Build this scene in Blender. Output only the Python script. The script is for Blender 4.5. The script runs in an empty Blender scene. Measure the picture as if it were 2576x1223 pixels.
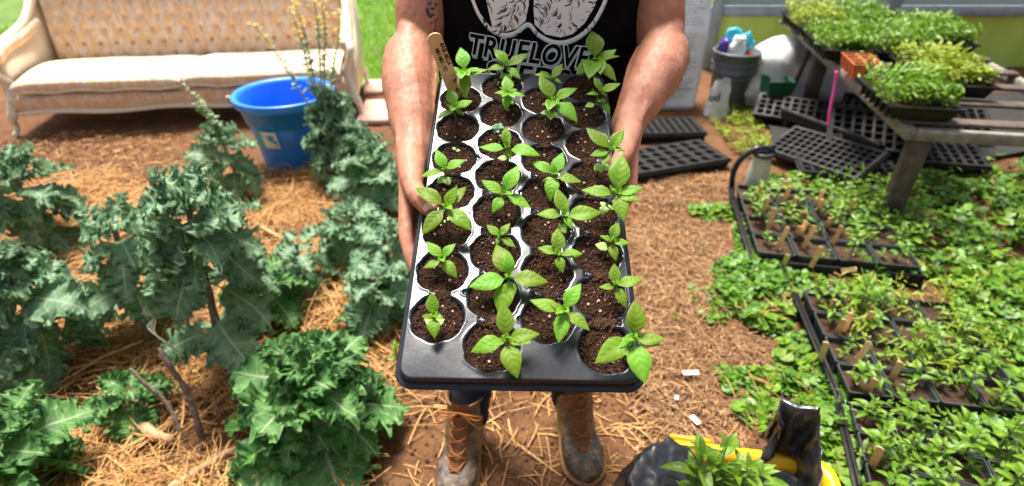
import bpy, bmesh, math, random
import numpy as np
from mathutils import Vector, Matrix, noise
from mathutils.bvhtree import BVHTree

# ------------------------------------------------------------------ camera, world, sun, exposure
S = bpy.context.scene
PITCH = math.radians(33.0)
CAMZ = 1.41
cd = bpy.data.cameras.new('camera'); cam = bpy.data.objects.new('camera', cd); S.collection.objects.link(cam)
cam.location = (0, 0, CAMZ); cam.rotation_euler = (math.pi/2 - PITCH, 0, 0)
cd.sensor_width = 36; FPX = 1427.0; cd.lens = FPX/2576*36
cd.clip_start = .02; cd.clip_end = 300
cd.dof.use_dof = True; cd.dof.focus_distance = .80; cd.dof.aperture_fstop = 3.7
S.camera = cam
SUN_EL = math.radians(68.5); SUN_AZ = math.radians(-22)     # azimuth from +Y, clockwise: high, ahead and to the left
W = bpy.data.worlds.new('World'); S.world = W; W.use_nodes = True
nt = W.node_tree; bg = nt.nodes['Background']
sky = nt.nodes.new('ShaderNodeTexSky'); sky.sky_type = 'NISHITA'; sky.sun_disc = False
sky.sun_elevation = SUN_EL; sky.sun_rotation = SUN_AZ; sky.air_density = 1.0; sky.dust_density = 6.0; sky.ozone_density = 0.4
hsv = nt.nodes.new('ShaderNodeHueSaturation'); hsv.inputs['Saturation'].default_value = .6      # hazy white daylight
nt.links.new(sky.outputs[0], hsv.inputs['Color']); nt.links.new(hsv.outputs[0], bg.inputs[0]); bg.inputs[1].default_value = .095
sd = bpy.data.lights.new('sun', 'SUN'); sd.energy = 4.7; sd.angle = math.radians(17); sd.color = (1, .945, .86)
sun = bpy.data.objects.new('sun', sd); S.collection.objects.link(sun)
sv = Vector((math.sin(SUN_AZ)*math.cos(SUN_EL), math.cos(SUN_AZ)*math.cos(SUN_EL), math.sin(SUN_EL)))
sun.rotation_euler = sv.to_track_quat('Z', 'Y').to_euler(); sun.location = sv*30
S.view_settings.view_transform = 'Standard'; S.view_settings.look = 'None'
S.view_settings.exposure = .92; S.view_settings.gamma = 1
S.cycles.use_denoising = True

# ------------------------------------------------------------------ helpers
R = math.radians
CF = Vector((0, math.cos(PITCH), -math.sin(PITCH))); CU = Vector((0, math.sin(PITCH), math.cos(PITCH)))
CO = Vector((0, 0, CAMZ))
def ray(x, y): return CF + Vector((1, 0, 0))*((x-1288)/FPX) + CU*((611-y)/FPX)
def PD(x, y, d): return CO + ray(x, y)*d
def GZ(x, y, z=0.0):
    r = ray(x, y); return CO + r*((z-CAMZ)/r.z)
def PY(x, y, Y):
    r = ray(x, y); return CO + r*(Y/r.y)

def tag(o, label=None, cat=None, group=None, kind=None):
    if label: o['label'] = label
    if cat: o['category'] = cat
    if group: o['group'] = group
    if kind: o['kind'] = kind
    return o
def empty(name, loc=(0, 0, 0), rz=0, label=None, cat=None, group=None):
    o = bpy.data.objects.new(name, None); S.collection.objects.link(o)
    o.location = loc; o.rotation_euler = (0, 0, rz); o.empty_display_size = .05
    return tag(o, label, cat, group)
def copy_tree(o, parent=None):
    c = o.copy(); S.collection.objects.link(c)
    if parent: c.parent = parent
    for ch in list(o.children): copy_tree(ch, c)
    return c

class MB:
    """collects faces of one mesh"""
    def __init__(s): s.v = []; s.f = []; s.m = []; s.uv = []; s.mi = 0; s.n = 0
    def add(s, V, F, uv=None, M=None, mi=None):
        V = np.asarray(V, dtype=float).reshape(-1, 3)
        if M is not None:
            A = np.array(M); V = V@A[:3, :3].T + A[:3, 3]
        b = s.n; s.v.append(V); s.n += len(V)
        for f in F: s.f.append(tuple(int(i)+b for i in f)); s.m.append(s.mi if mi is None else mi)
        s.uv.append(np.zeros((len(V), 2)) if uv is None else np.asarray(uv, dtype=float))
        return s
    def box(s, x0, x1, y0, y1, z0, z1, M=None, bev=0.0, mi=None):
        if bev > 0:
            b = bev; V = []
            for z, e in ((z0, b), (z0+b, 0), (z1-b, 0), (z1, b)):
                xa, xb, ya, yb = x0+e, x1-e, y0+e, y1-e; c = b if e == 0 else b*.5
                V += [(xa+c, ya, z), (xb-c, ya, z), (xb, ya+c, z), (xb, yb-c, z), (xb-c, yb, z), (xa+c, yb, z), (xa, yb-c, z), (xa, ya+c, z)]
            F = [(7, 6, 5, 4, 3, 2, 1, 0), (24, 25, 26, 27, 28, 29, 30, 31)]
            for k in range(3):
                for i in range(8): j = (i+1) % 8; F.append((k*8+i, k*8+j, k*8+8+j, k*8+8+i))
            return s.add(V, F, M=M, mi=mi)
        V = [(x0, y0, z0), (x1, y0, z0), (x1, y1, z0), (x0, y1, z0), (x0, y0, z1), (x1, y0, z1), (x1, y1, z1), (x0, y1, z1)]
        return s.add(V, [(3, 2, 1, 0), (4, 5, 6, 7), (0, 1, 5, 4), (1, 2, 6, 5), (2, 3, 7, 6), (3, 0, 4, 7)], M=M, mi=mi)
    def loops(s, L, closed=True, caps=(True, True), M=None, mi=None, uv=None):
        n = len(L[0]); V = [p for l in L for p in l]; F = []
        for k in range(len(L)-1):
            for i in range(n if closed else n-1):
                j = (i+1) % n; F.append((k*n+i, k*n+j, (k+1)*n+j, (k+1)*n+i))
        if caps[0]: F.append(tuple(range(n-1, -1, -1)))
        if caps[1]: F.append(tuple((len(L)-1)*n+i for i in range(n)))
        return s.add(V, F, M=M, mi=mi, uv=uv)
    def tube(s, pts, rad, seg=8, caps=True, flat=1.0, M=None, mi=None, roundend=False):
        pts = [Vector(p) for p in pts]; n = len(pts)
        if not hasattr(rad, '__len__'): rad = [rad]*n
        if roundend:
            d0 = (pts[0]-pts[1]).normalized(); d1 = (pts[-1]-pts[-2]).normalized()
            P = []; Q = []
            for a in (80, 55, 25): P.append(pts[0]+d0*rad[0]*math.sin(R(a))); Q.append(rad[0]*math.cos(R(a)))
            P += pts; Q += list(rad)
            for a in (25, 55, 80): P.append(pts[-1]+d1*rad[-1]*math.sin(R(a))); Q.append(rad[-1]*math.cos(R(a)))
            pts, rad, n = P, Q, len(P)
        L = []; up = None
        for i, p in enumerate(pts):
            t = (pts[min(i+1, n-1)]-pts[max(i-1, 0)]).normalized()
            if up is None: up = Vector((0, 0, 1)) if abs(t.z) < .9 else Vector((0, 1, 0))
            x = t.cross(up).normalized(); up = x.cross(t).normalized()
            L.append([p+(x*math.cos(a)+up*math.sin(a)*flat)*rad[i] for a in [2*math.pi*k/seg for k in range(seg)]])
        return s.loops([[tuple(q) for q in l] for l in L], caps=(caps, caps), M=M, mi=mi)
    def lathe(s, prof, seg=32, M=None, mi=None, caps=(False, False), jit=None):
        L = []
        for r, z in prof:
            L.append([(r*math.cos(2*math.pi*k/seg), r*math.sin(2*math.pi*k/seg), z) for k in range(seg)])
        return s.loops(L, caps=caps, M=M, mi=mi)
    def build(s, name, mats=None, parent=None, smooth=True, link=True):
        me = bpy.data.meshes.new(name)
        if s.n: me.from_pydata(np.concatenate(s.v).tolist(), [], s.f)
        uv = np.concatenate(s.uv) if s.n else np.zeros((0, 2))
        if uv.any():
            l = me.uv_layers.new(name='UVMap'); idx = np.empty(len(me.loops), dtype=np.int32)
            me.loops.foreach_get('vertex_index', idx); l.data.foreach_set('uv', uv[idx].ravel())
        if mats is not None:
            for m in (mats if isinstance(mats, (list, tuple)) else [mats]): me.materials.append(m)
        me.polygons.foreach_set('material_index', s.m)
        me.polygons.foreach_set('use_smooth', [smooth]*len(s.f))
        me.update()
        o = bpy.data.objects.new(name, me)
        if link: S.collection.objects.link(o)
        if parent: o.parent = parent
        return o

def grid_faces(nu, nv):
    i = np.arange(nu-1)[:, None]*nv + np.arange(nv-1)[None, :]
    return np.stack([i, i+nv, i+nv+1, i+1], -1).reshape(-1, 4)

def mesh_np(name, V, F, mats, parent=None, smooth=True, uv=None, mi=None):
    """V (n,3), F (m,k): one fast mesh"""
    V = np.asarray(V, dtype=np.float32); F = np.asarray(F, dtype=np.int32)
    me = bpy.data.meshes.new(name); m, k = F.shape
    me.vertices.add(len(V)); me.vertices.foreach_set('co', V.ravel())
    me.loops.add(m*k); me.loops.foreach_set('vertex_index', F.ravel())
    me.polygons.add(m); me.polygons.foreach_set('loop_start', np.arange(0, m*k, k, dtype=np.int32))
    me.polygons.foreach_set('loop_total', np.full(m, k, dtype=np.int32))
    for mt in (mats if isinstance(mats, (list, tuple)) else [mats]): me.materials.append(mt)
    if mi is not None: me.polygons.foreach_set('material_index', np.asarray(mi, dtype=np.int32))
    me.polygons.foreach_set('use_smooth', np.full(m, smooth, dtype=bool))
    if uv is not None:
        l = me.uv_layers.new(name='UVMap'); l.data.foreach_set('uv', np.asarray(uv, dtype=np.float32)[F.ravel()].ravel())
    me.update(calc_edges=True); me.validate()
    o = bpy.data.objects.new(name, me); S.collection.objects.link(o)
    if parent: o.parent = parent
    return o

# ------------------------------------------------------------------ materials
class NT:
    def __init__(s, name):
        s.m = bpy.data.materials.new(name); s.m.use_nodes = True; s.t = s.m.node_tree; s.b = s.t.nodes['Principled BSDF']; s.co = None
    def n(s, t, **k):
        q = s.t.nodes.new(t)
        for a, b in k.items(): setattr(q, a, b)
        return q
    def l(s, a, b): s.t.links.new(a, b)
    def coord(s, uv=False):
        if s.co is None: s.co = s.n('ShaderNodeTexCoord')
        return s.co.outputs['UV' if uv else 'Object']
    def noise(s, scale, detail=4, rough=.6, vec=None, dist=0):
        q = s.n('ShaderNodeTexNoise'); q.inputs['Scale'].default_value = scale; q.inputs['Detail'].default_value = detail
        q.inputs['Roughness'].default_value = rough; q.inputs['Distortion'].default_value = dist
        s.l(vec if vec is not None else s.coord(), q.inputs['Vector']); return q.outputs['Fac']
    def ramp(s, f, stops):
        q = s.n('ShaderNodeValToRGB'); e = q.color_ramp.elements
        while len(e) < len(stops): e.new(.5)
        for i, (p, c) in enumerate(stops):
            e[i].position = p; e[i].color = (c[0], c[1], c[2], 1) if hasattr(c, '__len__') else (c, c, c, 1)
        s.l(f, q.inputs[0]); return q.outputs[0]
    def math(s, op, a, b=None, c=None):
        q = s.n('ShaderNodeMath', operation=op)
        for i, v in enumerate((a, b, c)):
            if v is None: continue
            if isinstance(v, (int, float)): q.inputs[i].default_value = v
            else: s.l(v, q.inputs[i])
        return q.outputs[0]
    def mix(s, f, a, b, mode='MIX'):
        q = s.n('ShaderNodeMix', data_type='RGBA', blend_type=mode)
        for sock, v in ((q.inputs[0], f), (q.inputs[6], a), (q.inputs[7], b)):
            if isinstance(v, (int, float)): sock.default_value = v
            elif isinstance(v, tuple): sock.default_value = (v[0], v[1], v[2], 1)
            else: s.l(v, sock)
        return q.outputs[2]
    def bump(s, h, st=.3, dist=.005, prev=None):
        q = s.n('ShaderNodeBump'); q.inputs['Strength'].default_value = st; q.inputs['Distance'].default_value = dist
        s.l(h, q.inputs['Height'])
        if prev is not None: s.l(prev, q.inputs['Normal'])
        return q.outputs[0]
    def set(s, **k):
        names = dict(color='Base Color', rough='Roughness', metal='Metallic', normal='Normal', spec='Specular IOR Level', coat='Coat Weight',
                     coatr='Coat Roughness', trans='Transmission Weight', alpha='Alpha', sss='Subsurface Weight', sheen='Sheen Weight', ior='IOR')
        for a, v in k.items():
            sock = s.b.inputs[names[a]]
            if isinstance(v, (int, float)): sock.default_value = v
            elif isinstance(v, tuple): sock.default_value = (v[0], v[1], v[2], 1)
            else: s.l(v, sock)
        return s
    def leafy(s, col, amount=.35):
        """light coming through a thin leaf"""
        tr = s.n('ShaderNodeBsdfTranslucent'); mx = s.n('ShaderNodeMixShader'); mx.inputs[0].default_value = amount
        out = s.t.nodes['Material Output']
        if isinstance(col, tuple): tr.inputs[0].default_value = (*col, 1)
        else: s.l(col, tr.inputs[0])
        s.l(s.b.outputs[0], mx.inputs[1]); s.l(tr.outputs[0], mx.inputs[2]); s.l(mx.outputs[0], out.inputs['Surface'])
        return s

def simple(name, c1, c2=None, scale=20, rough=.6, bump=0, bscale=60, bd=.003, **k):
    t = NT(name)
    if c2 is None: t.set(color=tuple(c1))
    else: t.set(color=t.ramp(t.noise(scale), [(.3, c1), (.7, c2)]))
    t.set(rough=rough)
    if bump: t.set(normal=t.bump(t.noise(bscale, 5), bump, bd))
    t.set(**k); return t.m

def leaf_mat(name, dark, light, vein, freq, rough=.45, spec=.4, trans=.3, veinw=.04, side=.5, tint=10, slope=1.2, rand=None):
    """u across -1..1, v along 0..1 : midrib and side veins"""
    t = NT(name); sp = t.n('ShaderNodeSeparateXYZ'); t.l(t.coord(True), sp.inputs[0])
    au = t.math('ABSOLUTE', sp.outputs[0]); v = sp.outputs[1]
    mid = t.math('LESS_THAN', au, veinw)
    ph = t.math('SUBTRACT', t.math('MULTIPLY', v, freq), t.math('MULTIPLY', au, freq*.16*slope))
    fr = t.math('ABSOLUTE', t.math('SUBTRACT', t.math('FRACT', ph), .5))
    sv_ = t.math('SUBTRACT', 1.0, t.math('MULTIPLY', fr, 9.0)); sv_ = t.math('MAXIMUM', sv_, 0.0)
    vm = t.math('MAXIMUM', mid, t.math('MULTIPLY', sv_, side))
    base = t.ramp(t.noise(tint, 3), [(.3, dark), (.72, light)])
    col = t.mix(t.math('MULTIPLY', vm, .75), base, tuple(vein))
    if rand:
        oi = t.n('ShaderNodeObjectInfo'); hs = t.n('ShaderNodeHueSaturation')
        t.l(t.math('ADD', t.math('MULTIPLY', oi.outputs['Random'], .045), .478), hs.inputs['Hue'])
        t.l(t.math('ADD', t.math('MULTIPLY', oi.outputs['Random'], .5), .75), hs.inputs['Value']); t.l(col, hs.inputs['Color']); col = hs.outputs[0]
    hgt = t.math('ADD', t.math('MULTIPLY', t.math('COSINE', t.math('MULTIPLY', ph, 6.2832)), .5), t.math('MULTIPLY', t.noise(90, 3), .6))
    t.set(color=col, rough=rough, spec=spec, normal=t.bump(hgt, .22, .0012))
    t.leafy(col, trans); return t.m

M = {}
M['basil'] = leaf_mat('basil_leaf', (.15, .32, .014), (.25, .46, .035), (.20, .40, .07), 6, rough=.5, spec=.3, trans=.42, rand=True, side=.16, tint=25)
M['basil_young'] = leaf_mat('basil_young_leaf', (.15, .36, .015), (.21, .45, .03), (.26, .48, .08), 6, rough=.4, trans=.36, side=.25)
M['basil_stem'] = simple('basil_stem', (.10, .12, .03), (.12, .045, .03), 60, .5)
M['cotyledon'] = simple('cotyledon', (.16, .34, .03), (.28, .38, .06), 40, .5)
M['kale'] = leaf_mat('kale_leaf', (.075, .19, .090), (.33, .50, .29), (.52, .60, .46), 7, rough=.55, spec=.28, trans=.38, veinw=.045, side=.55, tint=22)
M['kale_green'] = leaf_mat('kale_green_leaf', (.028, .13, .022), (.19, .40, .12), (.42, .52, .30), 7, rough=.55, spec=.28, trans=.36, veinw=.045, side=.55, tint=16)
M['kale_stem'] = simple('kale_stem', (.13, .085, .10), (.20, .17, .12), 30, .6, .3)
M['herb'] = leaf_mat('herb_leaf', (.05, .155, .006), (.24, .39, .03), (.30, .44, .08), 5, rough=.4, trans=.3, side=.3, tint=30)
M['clover'] = leaf_mat('ground_leaf', (.015, .085, .003), (.17, .35, .028), (.26, .44, .08), 5, rough=.42, trans=.22, side=.4, tint=38)
M['weed'] = leaf_mat('weed_leaf', (.14, .22, .010), (.38, .46, .03), (.34, .42, .08), 5, rough=.5, trans=.25, side=.3, tint=34)
M['flower'] = simple('flower_yellow', (.85, .52, .01), (.9, .62, .03), 60, .5)
t = NT('black_plastic')
t.set(color=t.ramp(t.noise(9, 5), [(.35, (.008, .010, .016)), (.75, (.020, .024, .034))]), rough=t.ramp(t.noise(14, 6), [(.3, .16), (.75, .27)]), spec=.36,
      normal=t.bump(t.noise(26, 3), .10, .003)); M['tray'] = t.m
t = NT('dusty_plastic')
t.set(color=t.ramp(t.noise(22, 6), [(.35, (.003, .003, .004)), (.75, (.018, .015, .013))]), rough=t.ramp(t.noise(14, 6), [(.3, .42), (.75, .75)]), spec=.3); M['tray_old'] = t.m
t = NT('potting_soil')
t.set(color=t.ramp(t.noise(260, 6, .75), [(.30, (.006, .003, .002)), (.52, (.034, .013, .006)), (.68, (.085, .032, .012)), (.8, (.16, .075, .03))]), rough=.85, spec=.2,
      normal=t.bump(t.noise(330, 6, .8), 1.0, .004)); M['soil'] = t.m
M['crumb'] = simple('soil_crumb', (.010, .005, .003), (.15, .060, .024), 160, .85, .5, 400)
M['perlite'] = simple('perlite', (.34, .22, .12), (.62, .50, .36), 120, .7, .4, 300)
M['wood_stick'] = simple('stick_wood', (.72, .46, .23), (.88, .64, .38), 30, .6, .1, 120)
M['ink'] = simple('ink', (.008, .007, .01), rough=.5)
t = NT('skin')
sp1 = t.ramp(t.noise(240, 2, .5), [(.68, 1.0), (.72, 0.0)])
base = t.ramp(t.noise(14, 5), [(.3, (.38, .160, .095)), (.7, (.54, .255, .165))])
base = t.mix(t.math('SUBTRACT', 1.0, t.math('ADD', t.math('MULTIPLY', sp1, .35), .65)), base, (.28, .10, .05))
base = t.mix(t.ramp(t.noise(38, 3), [(.52, 0.0), (.75, .5)]), base, (.55, .17, .10))
wv = t.n('ShaderNodeTexVoronoi', feature='DISTANCE_TO_EDGE'); wv.inputs['Scale'].default_value = 620; t.l(t.coord(), wv.inputs['Vector'])
nb = t.bump(wv.outputs['Distance'], .12, .0008); nb = t.bump(t.noise(45, 6, .65), .4, .005, nb)
t.set(color=base, rough=t.ramp(t.noise(60, 4), [(.3, .46), (.7, .62)]), spec=.35, normal=nb, sss=.08)
t.b.inputs['Subsurface Radius'].default_value = (.02, .007, .004); t.b.inputs['Subsurface Scale'].default_value = .5
M['skin'] = t.m
M['nail'] = simple('nail', (.56, .30, .215), (.64, .37, .28), 90, .35)
M['hair'] = simple('hair', (.03, .015, .008), (.07, .035, .018), 80, .5, .6, 200)
t = NT('black_cotton')
t.set(color=t.ramp(t.noise(30, 4), [(.3, (.003, .003, .004)), (.7, (.006, .006, .0075))]), rough=.95, spec=.08, sheen=0.0, normal=t.bump(t.noise(900, 2), .3, .0006)); M['shirt'] = t.m
M['shorts'] = simple('dark_denim', (.008, .009, .014), (.018, .02, .03), 40, .85, .4, 500)
t = NT('ribbed_sock'); w_ = t.n('ShaderNodeTexWave'); w_.inputs['Scale'].default_value = 60; w_.bands_direction = 'X'; t.l(t.coord(), w_.inputs[0])
t.set(color=t.mix(w_.outputs['Fac'], (.004, .005, .012), (.014, .016, .03)), rough=.9, normal=t.bump(w_.outputs['Fac'], .6, .002)); M['sock'] = t.m
M['print_white'] = simple('print_white', (.84, .85, .86), (.88, .88, .88), 40, .7)
M['print_blue'] = simple('print_blue', (.36, .60, .70), (.42, .66, .75), 40, .7)
M['boot_leather'] = simple('boot_leather', (.085, .042, .018), (.33, .20, .10), 34, .7, .5, 120)
M['boot_tongue'] = simple('boot_tongue', (.14, .055, .02), (.25, .11, .04), 30, .7, .4, 120)
t = NT('muddy_rubber')
t.set(color=t.ramp(t.noise(32, 8, .72), [(.38, (.018, .013, .009)), (.52, (.10, .068, .042)), (.70, (.28, .20, .125))]), rough=t.ramp(t.noise(18, 4), [(.3, .35), (.7, .7)]), normal=t.bump(t.noise(80, 5), .4, .003)); M['boot_rubber'] = t.m
M['boot_sole'] = simple('gum_sole', (.22, .11, .03), (.33, .19, .06), 30, .6, .2)
M['lace'] = simple('orange_lace', (.24, .065, .010), (.42, .14, .02), 50, .7, .4, 400)
t = NT('blue_plastic'); t.set(color=t.mix(t.ramp(t.noise(9, 6, .7), [(.56, 0.0), (.72, .55)]), t.ramp(t.noise(6), [(.3, (.010, .20, .80)), (.7, (.02, .25, .86))]), (.16, .13, .11)), rough=t.ramp(t.noise(9, 6, .7), [(.5, .32), (.7, .6)]), normal=t.bump(t.noise(15), .08, .003)); M['blue_plastic'] = t.m
M['litter'] = simple('dead_leaf', (.07, .035, .018), (.24, .13, .065), 40, .8, .4, 90)
M['rope'] = simple('rope', (.5, .4, .3), (.7, .6, .48), 90, .9, .6, 300)
M['label_white'] = simple('label_white', (.62, .62, .60), (.74, .74, .72), 30, .5)
M['label_green'] = simple('label_green', (.01, .42, .22), (.02, .48, .26), 30, .5)
M['label_blue'] = simple('label_blue', (.01, .25, .50), (.02, .30, .55), 30, .5)
M['gray_plastic'] = simple('gray_plastic', (.10, .115, .125), (.145, .16, .17), 12, .4, .1, 20)
M['dark_plastic'] = simple('dark_plastic', (.02, .022, .026), (.035, .038, .042), 12, .4)
t = NT('brocade')
n1 = t.noise(22, 3, .5, dist=1.2)
mp = t.n('ShaderNodeMapping'); mp.inputs['Scale'].default_value = (1.9, 1, .5); t.l(t.coord(), mp.inputs[0])
n2 = t.noise(24, 2, .5, vec=mp.outputs[0], dist=.6)
cc = t.mix(t.ramp(n2, [(.47, 0.0), (.53, 1.0)]), (.78, .53, .30), (.80, .69, .57)); cc = t.mix(t.ramp(n1, [(.50, 0.0), (.58, .6)]), cc, (.74, .50, .28))
t.set(color=cc, rough=.62, sheen=.2, normal=t.bump(n2, .25, .003)); M['brocade'] = t.m
M['sofa_cream'] = simple('sofa_cream', (.78, .66, .45), (.86, .76, .57), 9, .6)
M['sofa_frame'] = simple('sofa_frame', (.78, .70, .50), (.84, .78, .62), 20, .45, .1)
M['tuft'] = simple('sofa_button', (.50, .22, .08), (.6, .3, .12), 30, .6)
t = NT('white_sack'); t.set(color=t.ramp(t.noise(5, 4), [(.3, (.80, .81, .85)), (.7, (.88, .88, .90))]), rough=.4, normal=t.bump(t.noise(7, 4), .5, .03)); M['sack'] = t.m
M['sack_ink'] = simple('sack_ink', (.30, .33, .38), (.42, .45, .5), 60, .6)
M['old_wood'] = simple('old_wood', (.05, .036, .027), (.13, .10, .078), 16, .8, .5, 60)
M['pale_wood'] = simple('pale_wood', (.15, .135, .115), (.30, .275, .23), 16, .8, .4, 60)
M['green_panel'] = simple('green_panel', (.44, .64, .08), (.54, .72, .14), 4, .45, .2, 12)
M['gray_rail'] = simple('gray_rail', (.20, .25, .27), (.30, .35, .37), 8, .5)
t = NT('poly_panel'); t.set(color=(.42, .50, .52), rough=.35, trans=.3); M['poly_panel'] = t.m
M['row_cover'] = simple('row_cover', (.62, .61, .60), (.78, .78, .78), 5, .8, .4, 25)
M['green_tub'] = simple('green_tub', (.01, .07, .035), (.02, .11, .05), 8, .4)
M['terracotta_plastic'] = simple('terracotta_plastic', (.45, .085, .02), (.55, .13, .035), 14, .45)
M['pink'] = simple('pink_tape', (.75, .06, .30), (.8, .10, .36), 20, .4)
M['teal_film'] = simple('teal_film', (.02, .34, .48), (.10, .60, .72), 9, .3, .5, 25, .01)
M['white_film'] = simple('white_film', (.70, .72, .74), (.85, .85, .85), 9, .3, .5, 30, .01)
M['purple_film'] = simple('purple_film', (.05, .02, .22), (.10, .04, .35), 9, .3, .5, 30, .01)
M['red_film'] = simple('red_film', (.6, .05, .02), (.65, .1, .03), 9, .3)
t = NT('clear_plastic'); t.set(color=(.80, .84, .86), rough=.18, trans=.55, normal=t.bump(t.noise(28, 4), .8, .012)); M['clear'] = t.m
t = NT('milky_plastic'); t.set(color=t.ramp(t.noise(14, 4), [(.3, (.50, .56, .46)), (.7, (.72, .75, .68))]), rough=.3, trans=.35); M['milky'] = t.m
M['red_base'] = simple('orange_base', (.75, .16, .05), (.8, .22, .08), 20, .4)
M['yellow_plastic'] = simple('yellow_plastic', (.80, .42, .004), (.85, .50, .01), 8, .3, .08, 20, spec=.5)
t = NT('bag_film'); t.set(color=t.ramp(t.noise(12, 5), [(.4, (.012, .013, .016)), (.8, (.040, .042, .050))]), rough=t.ramp(t.noise(9, 4), [(.3, .18), (.7, .42)]), spec=.6, normal=t.bump(t.noise(9, 2, .5, dist=.8), .5, .02)); M['bag'] = t.m
M['bark'] = simple('bark', (.10, .065, .05), (.26, .18, .13), 40, .85, .8, 90, .006)
M['pale_branch'] = simple('pale_branch', (.34, .20, .10), (.52, .34, .19), 14, .75, .5, 60)
M['twine'] = simple('twine', (.38, .36, .27), (.5, .48, .38), 60, .8)
M['paver'] = simple('paver', (.55, .33, .24), (.68, .46, .35), 12, .85, .5, 60)
M['white_scrap'] = simple('white_scrap', (.72, .70, .66), (.8, .78, .75), 40, .5)
def straw_mat(name, cols):
    t = NT(name); oi = t.noise(11, 2, .5); n2 = t.noise(120, 3)
    c = t.ramp(n2, [(.28, cols[0]), (.5, cols[1]), (.72, cols[2])]); c = t.mix(t.math('MULTIPLY', oi, .6), c, cols[1])
    t.set(color=c, rough=.55, spec=.35); return t.m
M['straw'] = straw_mat('golden_straw', [(.20, .085, .026), (.50, .255, .080), (.80, .54, .24)])
M['chips'] = straw_mat('path_straw', [(.065, .029, .011), (.28, .142, .056), (.76, .54, .31)])
t = NT('bare_soil')
c1 = t.ramp(t.noise(7, 7, .65), [(.30, (.062, .028, .011)), (.5, (.145, .068, .027)), (.72, (.26, .135, .062))])
c2 = t.ramp(t.noise(75, 5, .7), [(.3, (.05, .022, .011)), (.62, (.22, .105, .05)), (.8, (.42, .25, .14))])
t.set(color=t.mix(.5, c1, c2), rough=.9, spec=.2, normal=t.bump(t.noise(140, 6, .7), .9, .008)); M['ground'] = t.m
t = NT('grass'); t.set(color=t.ramp(t.noise(1.2, 4), [(.3, (.20, .42, .015)), (.7, (.40, .62, .05))]), rough=.5); t.leafy((.25, .5, .03), .3); M['grass'] = t.m
# ------------------------------------------------------------------ ground, lawn
def gh(x, y):
    """height of the trodden soil"""
    return .010*math.sin(x*3.1+1)*math.sin(y*2.3) - .004
def build_ground():
    xs = np.concatenate([np.linspace(-40, -3.6, 14), np.linspace(-3.4, 3.6, 330), np.linspace(3.8, 40, 14)])
    ys = np.concatenate([np.linspace(-8, .2, 14), np.linspace(.4, 5.2, 250), np.linspace(5.5, 80, 24)])
    X, Y = np.meshgrid(xs, ys, indexing='ij'); Z = np.zeros_like(X)
    for i in range(X.shape[0]):
        for j in range(X.shape[1]):
            x, y = X[i, j], Y[i, j]
            if abs(x) < 3.7 and .3 < y < 5.3:
                Z[i, j] = gh(x, y) + .006*noise.noise((x*9, y*9, 1)) + .006*noise.noise((x*31, y*31, 4))
    V = np.stack([X, Y, Z], -1).reshape(-1, 3)
    o = mesh_np('ground', V, grid_faces(len(xs), len(ys)), M['ground']); tag(o, kind='structure')
    G = simple('lawn_soil', (.05, .09, .01), (.12, .22, .02), 3, .9)
    mb = MB(); n = 24
    pts = [(-39, 4.55), (-2.2, 4.6), (-.7, 4.25), (.1, 4.2), (.75, 4.5), (.9, 7), (6, 7.5), (39, 8), (39, 78), (-39, 78)]
    mb.add([(x, y, .012) for x, y in pts], [tuple(range(len(pts)))]); o = mb.build('lawn', G, smooth=False); tag(o, kind='structure')
build_ground()

def blades(name, N, area, mats, hmin, hmax, w, seed, label, cat):
    r = np.random.RandomState(seed); P = area(r, N); N = len(P)
    h = r.uniform(hmin, hmax, N); a = r.uniform(0, 2*np.pi, N); ln = r.uniform(.1, .7, N)*h; b = r.uniform(0, 2*np.pi, N)
    V = np.zeros((N, 6, 3)); dx = np.cos(a)*w/2; dy = np.sin(a)*w/2
    for k, (t, ww) in enumerate(((0, 1), (.55, .8), (1, .12))):
        cx = P[:, 0]+np.cos(b)*ln*t*t; cy = P[:, 1]+np.sin(b)*ln*t*t; cz = P[:, 2]+h*t*(1-.15*t)
        V[:, 2*k] = np.stack([cx-dx*ww, cy-dy*ww, cz], 1); V[:, 2*k+1] = np.stack([cx+dx*ww, cy+dy*ww, cz], 1)
    F = np.array([[0, 1, 3, 2], [2, 3, 5, 4]])[None]+np.arange(N)[:, None, None]*6
    o = mesh_np(name, V.reshape(-1, 3), F.reshape(-1, 4), mats); tag(o, label, cat, kind='stuff'); return o
def lawn_area(r, N):
    y = 4.3+r.power(1.0, N)**1.6*6; x = r.uniform(-5.5, .8, N); k = y > 4.55+.25*np.sin(x*3)-.3*(x > -.8)
    return np.stack([x[k], y[k], np.full(k.sum(), .01)], 1)
blades('grass', 42000, lawn_area, M['grass'], .03, .08, .009, 3, 'bright green lawn grass behind the sofa', 'grass')

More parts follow.
